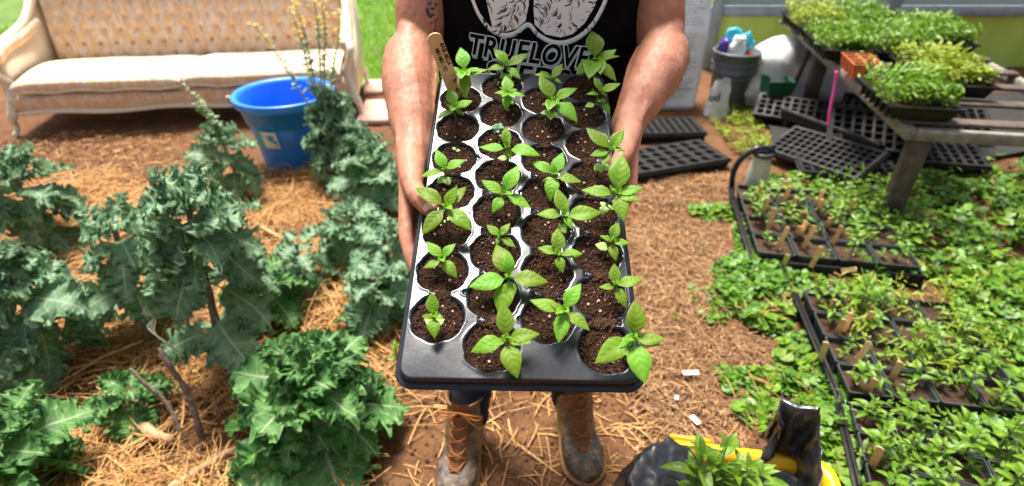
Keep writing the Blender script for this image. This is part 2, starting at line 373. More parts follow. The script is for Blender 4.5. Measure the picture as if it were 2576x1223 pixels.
# straw: bent flat strips lying every way
def straw(name, pts, lmin, lmax, wmin, wmax, mat, seed, label, zmax=.03, tilt=.25, dirs=None):
    r = np.random.RandomState(seed); N = len(pts); L = r.uniform(lmin, lmax, N)*r.uniform(.5, 1, N); a = r.uniform(0, 2*np.pi, N)
    if dirs is not None: a = np.where(r.rand(N) < .55, dirs + r.normal(0, .5, N), a)
    bend = r.normal(0, .16, N)*(1+2.2*(r.rand(N) < .15)); kink = r.normal(0, .55, N)*(r.rand(N) < .3); kk = r.randint(1, 4, N); el = r.normal(0, tilt, N)*np.clip(.12/L, .3, 1); z0 = r.uniform(.002, zmax, N)**1.0; w = wmin+(wmax-wmin)*r.rand(N)**2.6*1.25
    K = 5; V = np.zeros((N, K, 3, 3))
    x = pts[:, 0].copy()-np.cos(a)*L/2; y = pts[:, 1].copy()-np.sin(a)*L/2; z = z0-np.sin(el)*L/2
    rot = r.uniform(0, 1.2, N)
    for k in range(K):
        aa = a+bend*(k/(K-1)-.5)*2+kink*(k > kk)
        if k: x = x+np.cos(aa)*L/(K-1); y = y+np.sin(aa)*L/(K-1); z = z+np.sin(el)*L/(K-1)-.0015*(k-2)
        nx, ny = -np.sin(aa), np.cos(aa); ww = w*(1-.25*(k in (0, K-1)))/2
        zz = np.maximum(z, .001)+.002*np.sin(x*40)*np.cos(y*37)
        V[:, k, 0] = np.stack([x-nx*ww*np.cos(rot), y-ny*ww*np.cos(rot), zz-ww*np.sin(rot)], 1)
        V[:, k, 1] = np.stack([x, y, zz+ww*.8], 1)
        V[:, k, 2] = np.stack([x+nx*ww*np.cos(rot), y+ny*ww*np.cos(rot), zz+ww*np.sin(rot)], 1)
    f = []
    for k in range(K-1):
        for j in (0, 1): f.append([k*3+j, k*3+j+1, k*3+j+4, k*3+j+3])
    F = np.array(f)[None]+np.arange(N)[:, None, None]*K*3
    o = mesh_np(name, V.reshape(-1, 3), F.reshape(-1, 4), mat); tag(o, label, 'straw', kind='stuff'); return o
def inpoly(P, poly):
    x, y = P[:, 0], P[:, 1]; c = np.zeros(len(P), bool); n = len(poly)
    for i in range(n):
        x1, y1 = poly[i]; x2, y2 = poly[(i+1) % n]
        k = ((y1 > y) != (y2 > y)); xx = (x2-x1)*(y-y1)/((y2-y1) if y2 != y1 else 1e-9)+x1; c ^= k & (x < xx)
    return c
def scatter(polypx, N, seed, z=0.0, clump=None):
    poly = [tuple(GZ(x, y)[:2]) for x, y in polypx]; r = np.random.RandomState(seed)
    xs = [p[0] for p in poly]; ys = [p[1] for p in poly]; out = []
    tot = 0
    while tot < N:
        P = np.stack([r.uniform(min(xs), max(xs), N*2), r.uniform(min(ys), max(ys), N*2)], 1); P = P[inpoly(P, poly)]
        if clump:
            q = np.array([noise.noise((p[0]*clump, p[1]*clump, seed)) for p in P]); P = P[q > r.uniform(-.35, .35, len(P))]
        out.append(P); tot += len(P)
    return np.concatenate(out)[:N]
LEFTBED = [(-260, 1420), (-260, 560), (100, 440), (420, 455), (650, 440), (820, 430), (960, 440), (1010, 640), (1040, 900), (1000, 1010), (930, 1150), (820, 1420)]
straw('straw_mulch', scatter(LEFTBED, 11500, 5, clump=2.2), .05, .30, .0018, .0050, M['straw'], 6, 'golden straw mulch spread between the kale plants on the left', zmax=.045, tilt=.22)
straw('straw_tufts', scatter(LEFTBED, 6000, 15, clump=3.2), .08, .26, .002, .005, M['straw'], 16, 'thicker golden straw heaps among the kale stems', zmax=.075, tilt=.32)
PATH = [(1600, 1420), (1590, 1000), (1040, 900), (1050, 600), (1400, 430), (1850, 440), (1840, 600), (1800, 700), (1960, 900), (1920, 1000), (1760, 1420)]
straw('path_chips', scatter(PATH, 6500, 7, clump=4), .008, .05, .0015, .0065, M['chips'], 8, 'short trodden straw chips on the brown soil path', zmax=.007, tilt=.05)
straw('path_bark', scatter(PATH, 900, 37, clump=3), .015, .06, .005, .013, M['chips'], 38, 'broader flat wood chips on the path', zmax=.006, tilt=.05)
straw('path_stalks', scatter(PATH, 1300, 27, clump=2.5), .04, .16, .0012, .0035, M['straw'], 28, 'thin loose straw stalks over the chips on the path', zmax=.014, tilt=.07)
straw('path_straw', scatter([(1600, 560), (1800, 560), (1980, 900), (1880, 1050), (1700, 1180), (1560, 900)], 2400, 9), .03, .15, .0015, .0045, M['chips'], 10, 'pale straw stalks trodden into the path on the right', zmax=.018, tilt=.1)
straw('boot_straw', scatter([(1020, 1420), (1040, 960), (1600, 960), (1640, 1420)], 260, 11), .05, .20, .0025, .006, M['straw'], 12, 'loose straw stalks around the boots', zmax=.012, tilt=.08)
straw('back_straw', scatter([(-200, 430), (100, 330), (560, 330), (640, 420), (400, 460), (-200, 560)], 900, 13), .02, .10, .003, .006, M['straw'], 14, 'sparse straw bits on the bare soil in front of the sofa', zmax=.01, tilt=.06)
# soil crumbs lying on the path
def crumbs(name, P, smin, smax, mats, seed, label, cat, zf=.3):
    r = np.random.RandomState(seed); N = len(P); s = r.uniform(smin, smax, N)
    O = np.array([(1, 0, 0), (-1, 0, 0), (0, 1, 0), (0, -1, 0), (0, 0, 1), (0, 0, -1)], float)
    V = O[None]*s[:, None, None]*r.uniform(.55, 1.25, (N, 6, 1)); a = r.uniform(0, 6.28, N); c, q = np.cos(a), np.sin(a)
    X = V[:, :, 0]*c[:, None]-V[:, :, 1]*q[:, None]+.35*V[:, :, 2]; Y = V[:, :, 0]*q[:, None]+V[:, :, 1]*c[:, None]; Z = V[:, :, 2]*.8+.3*X
    V = np.stack([X+P[:, None, 0], Y+P[:, None, 1], Z+(P[:, 2] if P.shape[1] > 2 else 0)[:, None]*1.0+s[:, None]*zf] if P.shape[1] > 2 else [X+P[:, None, 0], Y+P[:, None, 1], Z+s[:, None]*zf], -1)
    f = np.array([(0, 2, 4), (2, 1, 4), (1, 3, 4), (3, 0, 4), (2, 0, 5), (1, 2, 5), (3, 1, 5), (0, 3, 5)])
    F = f[None]+np.arange(N)[:, None, None]*6
    return V.reshape(-1, 3), F.reshape(-1, 3)
V, F = crumbs('c', scatter([(-200, 1420), (-200, 350), (700, 330), (1400, 400), (1900, 440), (2000, 1000), (1700, 1420)], 15000, 17), .0015, .0085, None, 18, '', '')
o = mesh_np('soil_crumbs', V, F, M['ground'], smooth=False); tag(o, 'small crumbs of brown soil scattered over the bare ground', 'soil', kind='stuff')
for k, (x, y, w, h, rz) in enumerate([(1735, 949, .055, .02, 5), (1746, 1068, .02, .035, 30), (1700, 1012, .02, .012, 70)]):
    mb = MB(); mb.box(-w/2, w/2, -h/2, h/2, .0, .004, bev=.0015); p = GZ(x, y); o = mb.build('paper_scrap', M['white_scrap']); o.location = (p.x, p.y, .02); o.rotation_euler = (.05, .04, R(rz))
    tag(o, ['long white plastic scrap on the straw path right of the tray', 'narrow white scrap lying below the long one on the path', 'tiny white flake on the path beside the tray corner'][k], 'scrap', 'white scraps on the path')
# flat stones beside the sofa
for k, (x, y, sx, sy) in enumerate([(952, 285, .24, .42), (948, 224, .20, .30)]):
    p = GZ(x, y); mb = MB(); mb.box(-sx/2, sx/2, -sy/2, sy/2, 0, .045, bev=.012); o = mb.build('paving_brick', M['paver']); o.location = (p.x, p.y, -.01); o.rotation_euler = (0, 0, R(4+8*k))
    tag(o, ['pink paving slab nearest the right arm of the person', 'smaller pink paving slab further back at the lawn edge'][k], 'paving slab', 'pink paving slabs by the sofa end')

# ------------------------------------------------------------------ sofa
def build_sofa():
    a = PY(370, 262, 3.60); b = PY(902, 243, 3.80)
    ang = math.atan2(b.y-a.y, b.x-a.x); X1 = Vector((b.x, b.y, 0))
    LEN = 2.16; D = .80
    root = empty('sofa', (X1.x-math.cos(ang)*LEN/2, X1.y-math.sin(ang)*LEN/2, 0), ang,
                 'cream and peach brocade vintage sofa with deep buttoned back', 'sofa')
    hl = LEN/2
    # local: x along the length, y 0 front .. D back
    def seatz(x): return 0
    # scalloped wooden front rail
    mb = MB(); n = 90; L = []
    def apr(x): u = x/hl; return .125+.018*math.cos(u*3*math.pi+.4)-.012*math.cos(u*9.4)
    for i in range(n+1):
        x = -hl+.03+(LEN-.06)*i/n; z = apr(x); L.append([(x, -.012, z+.022), (x, -.028, z+.012), (x, -.026, z-.004), (x, -.008, z-.010), (x, .02, z), (x, .02, z+.022)])
    mb.loops(L); mb.build('frame_rail', M['sofa_frame'], root)
    # upholstered base
    mb = MB(); L = []
    for i in range(n+1):
        x = -hl+.03+(LEN-.06)*i/n; z = apr(x); w = .008*math.sin(x*14)
        L.append([(x, 0, z+.01), (x, -.022, z+.05), (x, -.026+w, z+.10), (x, -.018, .235), (x, 0, .255), (x, D-.1, .255), (x, D-.1, z+.01)])
    mb.loops(L); mb.build('base', M['brocade'], root)
    # seat cushions with a soft front
    for k in range(2):
        mb = MB(); nx, ny = 40, 26; V = []; x0 = -hl+.09+k*(hl-.09)+.003; x1 = x0+hl-.09-.006
        for i in range(nx+1):
            for j in range(ny+1):
                u = i/nx; v = j/ny; x = x0+(x1-x0)*u
                # v 0..0.3 wraps the front edge
                s = v
                if s < .3:
                    aa = s/.3*math.pi/2; y = -.045+.05*(1-math.sin(aa))-.05*0; y = -.040-.03*math.sin(math.pi*min(1, s/.3*1.0))*0.6+.055*(s/.3)**3; z = .262+.085*math.sin(aa)
                else:
                    q = (s-.3)/.7; y = .015+q*.54; z = .347+.032*math.sin(math.pi*min(1, q*1.05))-.018*q
                edge = min(u, 1-u); z -= .02*math.exp(-edge*30)*(1 if s > .1 else 0); z += .006*noise.noise((x*5, y*5, 3)); y += .012*math.sin(x*7+k*2)
                V.append((x, y, z))
        mb.add(V, grid_faces(nx+1, ny+1)); mb.build('seat_cushion', M['sofa_cream' if k == 9 else 'brocade'], root)
        mb = MB(); pts = [(x0+(x1-x0)*i/40, -.052+.012*math.sin((x0+(x1-x0)*i/40)*7+k*2), .272+.006*math.sin(i*.5)) for i in range(41)]
        mb.tube(pts, .006, 6); mb.build('piping', M['sofa_frame'], root)
    # tufted back : heightfield pushed in at the buttons
    nx, nz = 260, 70; V = []; sx = .106; sz = .088; z0 = .33; z1 = .90
    for i in range(nx+1):
        x = -hl+.10+(LEN-.20)*i/nx
        for j in range(nz+1):
            z = z0+(z1-z0)*j/nz; g = (z-z0)/sz; row = round(g); best = 9
            for rr in (math.floor(g), math.floor(g)+1):
                off = .5*(rr % 2); gx = x/sx-off; dx = (gx-round(gx))*sx; dz = (g-rr)*sz; best = min(best, math.hypot(dx, dz))
            # diamond folds
            u1 = (x/sx+g*.5); u2 = (x/sx-g*.5); f = min(abs(u1-round(u1)), abs(u2-round(u2)))
            fade = max(0, min(1, (.62-z)/.1+.6))
            puff = .020*(1-math.exp(-(best/.022)**2))+.005*min(1, f*4)
            y = .56+.10*(z-z0)/.5-puff*.9-.02*math.sin(math.pi*min(1, (z-z0)/(z1-z0)))
            V.append((x, y, z))
    mb = MB(); mb.add(V, grid_faces(nx+1, nz+1)[:, ::-1]); mb.build('backrest', M['brocade'], root)
    for rr in range(0, 7):
        z = z0+rr*sz
        if rr == 0: continue
        for q in range(-9, 9):
            x = (q+.5*(rr % 2))*sx
            if abs(x) > hl-.14: continue
            mb = MB(); mb.lathe([(.0001, .006), (.007, .004), (.010, 0)], 10, M=Matrix.Translation((x, .56+.10*(z-z0)/.5-.016, z))@Matrix.Rotation(math.pi/2, 4, 'X')); mb.build('button', M['tuft'], root)
    mb = MB(); mb.box(-hl+.06, hl-.06, .66, .74, .14, .93, bev=.02); mb.build('back_panel', M['sofa_cream'], root)
    # top rail, swept down to the arms
    top = [(-hl+.02, .05, .50), (-hl+.03, .2, .54), (-hl+.05, .42, .60), (-hl+.07, .6, .74), (-hl+.13, .67, .88), (-hl*.5, .68, .97), (0, .68, 1.0), (hl*.5, .68, .97), (hl-.13, .67, .88), (hl-.07, .6, .74), (hl-.05, .42, .60), (hl-.03, .2, .54), (hl-.02, .05, .50)]
    mb = MB(); mb.tube(catmull(top, 8), .027, 10, roundend=True); mb.build('top_rail', M['sofa_frame'], root)
    for s in (-1, 1):
        mb = MB()
        # side panel under the arm
        ys = np.linspace(.03, .70, 14); zt = [.49+.05*min(1, (y/.4))+max(0, y-.42)*1.1 for y in ys]
        L = [[(s*(hl-.055), y, .14), (s*(hl-.0), y, .14), (s*(hl+.004), y, zt[i]*.6), (s*(hl-.01), y, zt[i]-.02), (s*(hl-.055), y, zt[i]-.02)] for i, y in enumerate(ys)]
        if s < 0: L = [l[::-1] for l in L]
        mb.loops(L); arm = mb.build('arm', M['sofa_cream'], root)
        mb = MB(); mb.tube(catmull([(s*(hl-.045), .03, .475), (s*(hl-.04), .16, .51), (s*(hl-.05), .33, .53), (s*(hl-.06), .5, .58)], 6), [.040]*19, 14, roundend=True); mb.build('arm_pad', M['brocade'], root)
        mb = MB(); mb.tube(catmull([(s*(hl-.02), .05, .49), (s*(hl-.005), -.015, .45), (s*(hl-.03), -.01, .38), (s*(hl-.06), .02, .30), (s*(hl-.03), -.005, .20), (s*(hl-.01), -.03, .13)], 6), [.03, .03, .029, .028, .027, .026, .025, .024, .023, .022, .022, .022, .022, .022, .023, .024, .025, .026, .026, .027, .027, .027, .026, .025, .024, .024, .024, .023, .022, .022, .022][:31], 10, roundend=True); mb.build('arm_post', M['sofa_frame'], root)
        for (yy, name) in ((-.01, 'leg'), (.68, 'leg')):
            mb = MB(); mb.tube(catmull([(s*(hl-.03), yy, .15), (s*(hl+.0), yy-.015, .10), (s*(hl+.0), yy-.0, .05), (s*(hl+.015), yy-.03, .0)], 5), [.032, .031, .03, .028, .026, .024, .022, .02, .018, .016, .015, .015, .014, .015, .018, .02], 10); mb.build('leg', M['sofa_frame'], root)
def catmull(P, n):
    P = [Vector(p) for p in P]; out = []
    for i in range(len(P)-1):
        p0, p1, p2, p3 = P[max(i-1, 0)], P[i], P[i+1], P[min(i+2, len(P)-1)]
        for k in range(n):
            t = k/n; out.append(.5*((2*p1)+(p2-p0)*t+(2*p0-5*p1+4*p2-p3)*t*t+(3*p1-p0-3*p2+p3)*t**3))
    out.append(P[-1]); return out
build_sofa()

# ------------------------------------------------------------------ blue tub
def build_tub():
    p = GZ(748, 408); root = empty('plastic_tub', (p.x, p.y+.02, 0), 0, 'large blue plastic tub with rope handles behind the kale', 'tub')
    prof = [(.001, .02), (.155, .02), (.165, .03), (.178, .12), (.205, .28), (.235, .395), (.243, .412), (.262, .418), (.270, .410), (.268, .395), (.262, .372), (.250, .366), (.243, .37), (.225, .28), (.213, .275), (.211, .262), (.196, .16), (.194, .155), (.180, .03), (.172, .0), (.001, .0)]
    mb = MB(); mb.lathe(prof, 64); mb.build('tub_body', M['blue_plastic'], root)
    for s in (-1, 1):
        mb = MB(); mb.tube(catmull([(s*.255, -.05, .385), (s*.285, -.055, .40), (s*.292, -.02, .36), (s*.29, .02, .35), (s*.285, .05, .39), (s*.25, .05, .385)], 6), .009, 8, roundend=True); mb.build('rope_handle', M['rope'], root)
    # curved label on the wall
    def patch(a0, a1, z0, z1, off, skew=0):
        V = []; n = 10
        for i in range(n+1):
            for j in range(5):
                z = z0+(z1-z0)*j/4; a = a0+(a1-a0)*i/n+skew*(j/4); r = .180+(z-.03)/(.275-.03)*.034+off; V.append((r*math.sin(a), -r*math.cos(a), z))
        return V, grid_faces(n+1, 5)
    mb = MB()
    V, F = patch(-.40, .02, .165, .262, .005, -.03); mb.add(V, F, mi=0)
    V, F = patch(-.55, -.405, .165, .262, .005, -.03); mb.add(V, F, mi=1)
    V = []
    for k in range(20):
        a = 2*math.pi*k/20; z = .228+.018*math.sin(a)+.006*math.sin(2*a+1); th = -.19+.10*math.cos(a); r = .180+(z-.03)/.245*.034+.0065; V.append((r*math.sin(th), -r*math.cos(th), z))
    mb.add(V, [tuple(range(20))], mi=2)
    V, F = patch(-.13, -.02, .172, .180, .0065); mb.add(V, F, mi=3)
    V, F = patch(-.11, -.01, .186, .192, .0065); mb.add(V, F, mi=3)
    V = []
    for k in range(16):
        a = 2*math.pi*k/16; z = .204+.010*math.sin(a); th = -.08+.06*math.cos(a); r = .180+(z-.03)/.245*.034+.0065; V.append((r*math.sin(th), -r*math.cos(th), z))
    mb.add(V, [tuple(range(16))], mi=2)
    mb.build('sticker', [M['label_white'], M['label_green'], M['label_blue'], M['sack_ink']], root)
build_tub()

# ------------------------------------------------------------------ kale
def kale_leaf(L, W, ruf, seed, nu=11, nv=88, arch=.5, cup=.2, pet=.22):
    """a curled leaf from the origin along +Y, up +Z"""
    r = random.Random(seed); ph = [r.uniform(0, 6.28) for _ in range(6)]
    V = np.zeros((nu, nv, 3)); UV = np.zeros((nu, nv, 2)); fr = r.uniform(.85, 1.2)
    for j in range(nv):
        t = j/(nv-1); q = max(0, (t-pet)/(1-pet))
        w = W*(math.sin(math.pi*min(1, q**.72*.97+.03))**.75)*(1-.22*abs(math.sin(q*12.5*fr+ph[0]))**1.5*min(1, q*4)) if q > 0 else 0
        w = max(w, .0035*(1 if t < pet else .4))
        y = L*t
        for i in range(nu):
            s = -1+2*i/(nu-1); s = math.copysign(abs(s)**.75, s); a = abs(s); x = s*w*(1+.12*ruf*math.sin(q*37*fr+ph[1]+(2 if s > 0 else 0))*a*a)
            e = a**1.6*min(1, q*3)
            z = cup*w*a*a+ruf*e*(.013*math.sin(q*24*fr+ph[2]+(1.7 if s > 0 else 0))+.010*a*math.sin(q*82*fr+ph[3]+s*2.2)+.008*a*math.sin(q*131+ph[4]*2-s*3)+.012*noise.noise((x*60, q*9, seed)))
            yy = y+ruf*e*(.008*math.sin(q*30+ph[4]+s)+.0065*a*math.cos(q*82*fr+ph[3]+s*2.2)+.3*w*a*.4*(1 if q < .9 else 0)); z += .004*math.sin(x*90+ph[5])*math.sin(y*70)*min(1, q*3)
            if q >= .999: yy += .01*(1-a)
            # bend the whole leaf downwards
            th = arch*(yy/L)**1.3; V[i, j] = (x, yy*math.cos(th*.6)+z*math.sin(th)*.6, z*math.cos(th)-L*(yy/L)*math.sin(th*.8)*.75)
            UV[i, j] = (s, t)
    return V.reshape(-1, 3), UV.reshape(-1, 2), nu, nv
def place(V, loc, az, el, roll=0):
    """leaf axis +Y turned to azimuth az and elevation el"""
    Mx = Matrix.Rotation(az, 4, 'Z')@Matrix.Rotation(el, 4, 'X')@Matrix.Rotation(roll, 4, 'Y'); A = np.array(Mx)[:3, :3]
    return V@A.T+np.array(loc)
def kale(name_loc, H, crown, nleaf, Lr, Wr, seed, label, mat='kale', ruf=1.0, lowleaves=0, stalks=None, lean=(0, 0), stemr=.011, elr=(-.5, 1.2), lowk=1.15):
    r = random.Random(seed); x, y = name_loc
    root = empty('kale_plant', (x, y, 0), 0, label, 'kale', 'kale plants in the straw bed')
    top = Vector((lean[0], lean[1], H)); mb = MB()
    pts = catmull([(0, 0, -.02), (lean[0]*.2+.01, lean[1]*.3, H*.35), (lean[0]*.7, lean[1]*.7, H*.7), tuple(top)], 6)
    mb.tube(pts, [stemr*(1.25-.5*i/(len(pts)-1))*(1+.12*math.sin(i*2.3)) for i in range(len(pts))], 9); mb.build('stem', M['kale_stem'], root)
    Vs, Fs, Us = [], [], []; n0 = 0
    for k in range(nleaf+lowleaves):
        low = k >= nleaf
        if low: zz = H*r.uniform(.25, .7); f = zz/H; base = Vector((lean[0]*f, lean[1]*f, zz)); el = r.uniform(-.55, .35)+(.25 if lowk > 1.2 else 0); L = min(.27, r.uniform(*Lr)*lowk)
        else:
            f = k/max(1, nleaf-1); base = Vector((top.x*(.8+.2*(1-f)), top.y, H-crown*.55*f)); el = elr[1]-(elr[1]-elr[0])*f+r.uniform(-.2, .2); L = r.uniform(*Lr)*(.55+.5*min(1, f*1.6))
        az = k*2.39996+r.uniform(-.3, .3)+seed
        V, U, nu, nv = kale_leaf(L, L*r.uniform(*Wr), ruf*r.uniform(.8, 1.25), seed*100+k, arch=r.uniform(.3, 1.0) if not low else r.uniform(.5, 1.2), cup=r.uniform(.05, .45))
        V = place(V, base, az, el, r.uniform(-.5, .5)); zlow = V[:, 2] < .015; V[zlow, 2] = .015+.3*(V[zlow, 2]-.015)*0+.01*np.abs(np.sin(V[zlow, 0]*60))
        Vs.append(V); Us.append(U); Fs.append(grid_faces(nu, nv)+n0); n0 += len(V)
    mesh_np('foliage', np.concatenate(Vs), np.concatenate(Fs), M[mat], root, uv=np.concatenate(Us))
    if stalks:
        for si, (dx, dy, z1, fx) in enumerate(stalks):
            mb = MB(); a = Vector((0, 0, H*.6)); b = Vector((dx, dy, z1)); pts = catmull([a, a.lerp(b, .4)+Vector((0, 0, .05)), a.lerp(b, .75)+Vector((.01, 0, .02)), b], 8)
            mb.tube(pts, [.006-.0045*i/(len(pts)-1) for i in range(len(pts))], 6)
            for i in range(6, len(pts)-1):
                for q in range(4 if i < len(pts)-7 else 2):
                    az = r.uniform(0, 6.28); el = r.uniform(.1, .9); l = r.uniform(.015, .055)*(1.3-.9*i/len(pts)); s0, s1, s2 = l*.25, l*.5, l
                    V = np.array([(0, 0, 0), (-s0, s1, .003), (s0, s1, .003), (0, s2, -.004)]); mb.add(place(V, pts[i], az, el), [(0, 2, 3, 1)])
            stk = mb.build('flower_stalk', M['kale_green'], root)
            mb = MB()
            for q in range(fx):
                i = r.randint(len(pts)-10, len(pts)-1); az = r.uniform(0, 6.28); c = Vector(pts[i])+Vector((math.cos(az), math.sin(az), .4))*r.uniform(.008, .028)
                for w in range(4):
                    V = np.array([(0, 0, 0), (-.005, .007, .002), (0, .012, .004), (.005, .007, .002)]); mb.add(place(V, c, w*math.pi/2+az, .3), [(0, 3, 2, 1)])
            if fx: mb.build('blossom', M['flower'], stk)
    return root
def gp(x, y): p = GZ(x, y); return (p.x, p.y)
kale(gp(575, 950), .66, .28, 28, (.14, .22), (.34, .46), 1, 'tallest blue-green curly kale on a bare purple stem at the left of the bed', lowleaves=7, lean=(.05, .03), ruf=1.15, stemr=.012, elr=(-.65, 1.15))
kale(gp(380, 880), .48, .22, 15, (.13, .20), (.30, .42), 12, 'blue-green curly kale crowded against the left side of the tallest kale', lowleaves=5, lean=(.0, .08), ruf=1.15, stemr=.011, elr=(-.6, 1.1))
kale(gp(805, 1135), .25, .17, 26, (.15, .24), (.36, .5), 2, 'low bright green curly kale rosette nearest the camera at the bottom left', mat='kale_green', ruf=1.0, lowleaves=11, lean=(-.01, .05), elr=(-.10, 1.3), lowk=1.45)
kale(gp(622, 520), .34, .26, 17, (.12, .19), (.30, .42), 3, 'kale with a thin bolting top in front of the blue tub', lean=(-.06, .06), ruf=.9, lowleaves=4, stalks=[(-.19, .1, .60, 0), (-.15, .12, .52, 0)])
kale(gp(850, 478), .45, .40, 44, (.13, .22), (.30, .42), 4, 'grey-green kale with tall yellow-flowering stalks to the right of the tub', ruf=1.2, lowleaves=6, lean=(.02, .06),
     stalks=[(-.30, .15, .80, 14), (-.08, .12, .92, 22), (.02, .1, .98, 26), (.07, .05, .93, 30), (-.16, .25, .88, 14), (.10, .2, .86, 20)])
kale(gp(960, 560), .30, .26, 22, (.15, .23), (.32, .45), 5, 'kale growing close beside the person\'s forearm behind the tray', ruf=.8, lowleaves=4, lean=(-.02, .06))
kale(gp(975, 830), .22, .20, 16, (.13, .20), (.34, .46), 6, 'loose pale kale between the straw and the left edge of the tray', mat='kale', ruf=.6, lowleaves=3, lean=(-.03, .03), elr=(-.5, .9))
kale(gp(745, 745), .22, .18, 10, (.14, .21), (.34, .46), 7, 'small broad-leaved kale in the straw left of the centre', mat='kale', ruf=.6, lowleaves=2, lean=(.03, .05), elr=(-.4, .6))
kale(gp(930, 500), .30, .24, 16, (.14, .2), (.34, .46), 21, 'kale between the flowering kale and the forearm', ruf=1.0, lowleaves=4)
kale(gp(905, 660), .24, .2, 15, (.14, .2), (.34, .48), 22, 'kale directly left of the hand behind the loose pale kale', ruf=.8, lowleaves=4, elr=(-.3, 1.0))
kale(gp(985, 730), .26, .22, 16, (.14, .2), (.34, .48), 23, 'kale touching the left edge of the tray at mid height', ruf=.7, lowleaves=5, elr=(-.4, 1.0))
kale(gp(690, 800), .20, .16, 12, (.13, .19), (.36, .5), 24, 'low kale right of the tallest kale\'s stem', mat='kale_green', ruf=.8, lowleaves=5, elr=(-.2, .8))
kale(gp(352, 1040), .10, .10, 10, (.10, .17), (.34, .46), 8, 'low small kale shoot beside the bare grey stalks', mat='kale_green', ruf=.9, elr=(-.2, .9))
kale(gp(905, 850), .10, .08, 6, (.10, .15), (.36, .46), 9, 'young kale with few pale leaves near the tray corner', mat='kale_green', ruf=.5, elr=(-.2, .7))
kale(gp(160, 930), .40, .30, 30, (.15, .23), (.30, .42), 10, 'bushy kale at the far left edge of the bed', ruf=1.1, lowleaves=6)
kale(gp(130, 620), .38, .3, 26, (.15, .24), (.30, .42), 11, 'kale at the back left of the bed in front of the sofa', ruf=1.0, lowleaves=5)
kale(gp(70, 1240), .22, .2, 20, (.16, .25), (.34, .46), 13, 'green kale at the bottom left corner of the bed', mat='kale_green', ruf=1.0, lowleaves=5)

# bare stalks, branches, twine
def stick(name, P, rad, mat, label, cat, group, seg=10, seed=0, flat=1):
    r = random.Random(seed); pts = catmull(P, 7); n = len(pts)
    mb = MB(); mb.tube([p+Vector((r.uniform(-1, 1), r.uniform(-1, 1), r.uniform(-1, 1)))*rad*.12 for p in pts], [rad*(1-.35*i/n)*(1+.16*math.sin(i*1.7+seed)+.1*r.random()) for i in range(n)], seg, roundend=True)
    o = mb.build(name, mat); return tag(o, label, cat, group)
def g3(x, y, z=0): return tuple(GZ(x, y, z))
stick('bare_stalk', [g3(512, 1118, 0), g3(490, 1040, .10), g3(470, 985, .16), g3(430, 925, .25), g3(402, 880, .30)], .0095, M['bark'], 'thick bare brown kale stalk leaning left out of the straw', 'stalk', 'bare stalks', seed=1)
stick('bare_stalk', [g3(458, 1100, 0), g3(440, 1050, .05), g3(410, 1005, .10), g3(372, 972, .15), g3(330, 930, .2)], .0075, M['bark'], 'thinner bare stalk left of the thick leaning one', 'stalk', 'bare stalks', seed=2)
stick('branch', [g3(415, 1240, .03), g3(490, 1190, .035), g3(560, 1145, .035), g3(640, 1108, .03)], .0125, M['pale_branch'], 'long pale peeled branch lying on the straw left of the low kale', 'branch', 'branches on the straw', seed=3)
stick('branch', [g3(330, 1050, .03), g3(380, 1088, .03), g3(425, 1105, .02)], .018, M['pale_branch'], 'short thick pale branch at the left edge below the stalks', 'branch', 'branches on the straw', seed=4)
stick('branch', [g3(775, 592, .03), g3(830, 572, .05), g3(870, 556, .06), g3(900, 545, .06)], .017, M['pale_branch'], 'pale gnarled branch on the straw heap behind the kale', 'branch', 'branches on the straw', seed=5)
stick('branch', [g3(660, 572, .04), g3(690, 590, .04), g3(718, 603, .03)], .010, M['pale_branch'], 'short pale twig end left of the gnarled branch', 'branch', 'branches on the straw', seed=6)
stick('branch', [g3(370, 940, .03), g3(410, 930, .03), g3(440, 925, .02)], .011, M['pale_branch'], 'pale stick lying behind the bare stalks', 'branch', 'branches on the straw', seed=7)
stick('branch', [g3(820, 875, .02), g3(860, 885, .03), g3(900, 905, .02)], .008, M['bark'], 'dark twig in the straw near the young kale', 'branch', 'branches on the straw', seed=8)
mb = MB()
for q in range(4):
    mb.tube(catmull([g3(366-q*3, 770+q*6, .42-q*.01), g3(384+q*2, 800, .36), g3(372+q*6, 825+q*4, .34), g3(420+q*3, 866, .30), g3(450+q*5, 888+q*3, .26)], 7), .0009, 5)
tag(mb.build('twine', M['twine']), 'loose pale twine hanging over the bare stalk at the left', 'twine')
# ------------------------------------------------------------------ the held tray
DN = FPX*.28/635; DFAR = FPX*.28/414
T0 = PD(1307.5, 968, DN); T1 = PD(1314, 178, DFAR)
TL = (T1-T0).length; EV = (T1-T0).normalized(); EX = Vector((1, 0, 0)); EX = (EX-EV*EX.dot(EV)).normalized(); EW = EX.cross(EV).normalized()
def TP(u, v, w=0.0): return T0+EX*u+EV*v+EW*w
TM = Matrix.Translation(T0)@Matrix((EX, EV, EW)).transposed().to_4x4()
def TPX(x, y, w=0.0):
    """where the line of sight meets the plane w above the tray"""
    r = ray(x, y); q = T0+EW*w; return CO+r*((q-CO).dot(EW)/r.dot(EW))
COLS = [-.0995, -.0335, .0335, .0995]; RC = .0325
CELLS = []
for c in range(4):
    for k in range(7 if c % 2 == 0 else 8):
        t_ = (.149+.1195*k) if c % 2 == 0 else (.0835+.1203*k); CELLS.append((c, k, COLS[c], t_*TL))
HW = .1365; FW = .1415
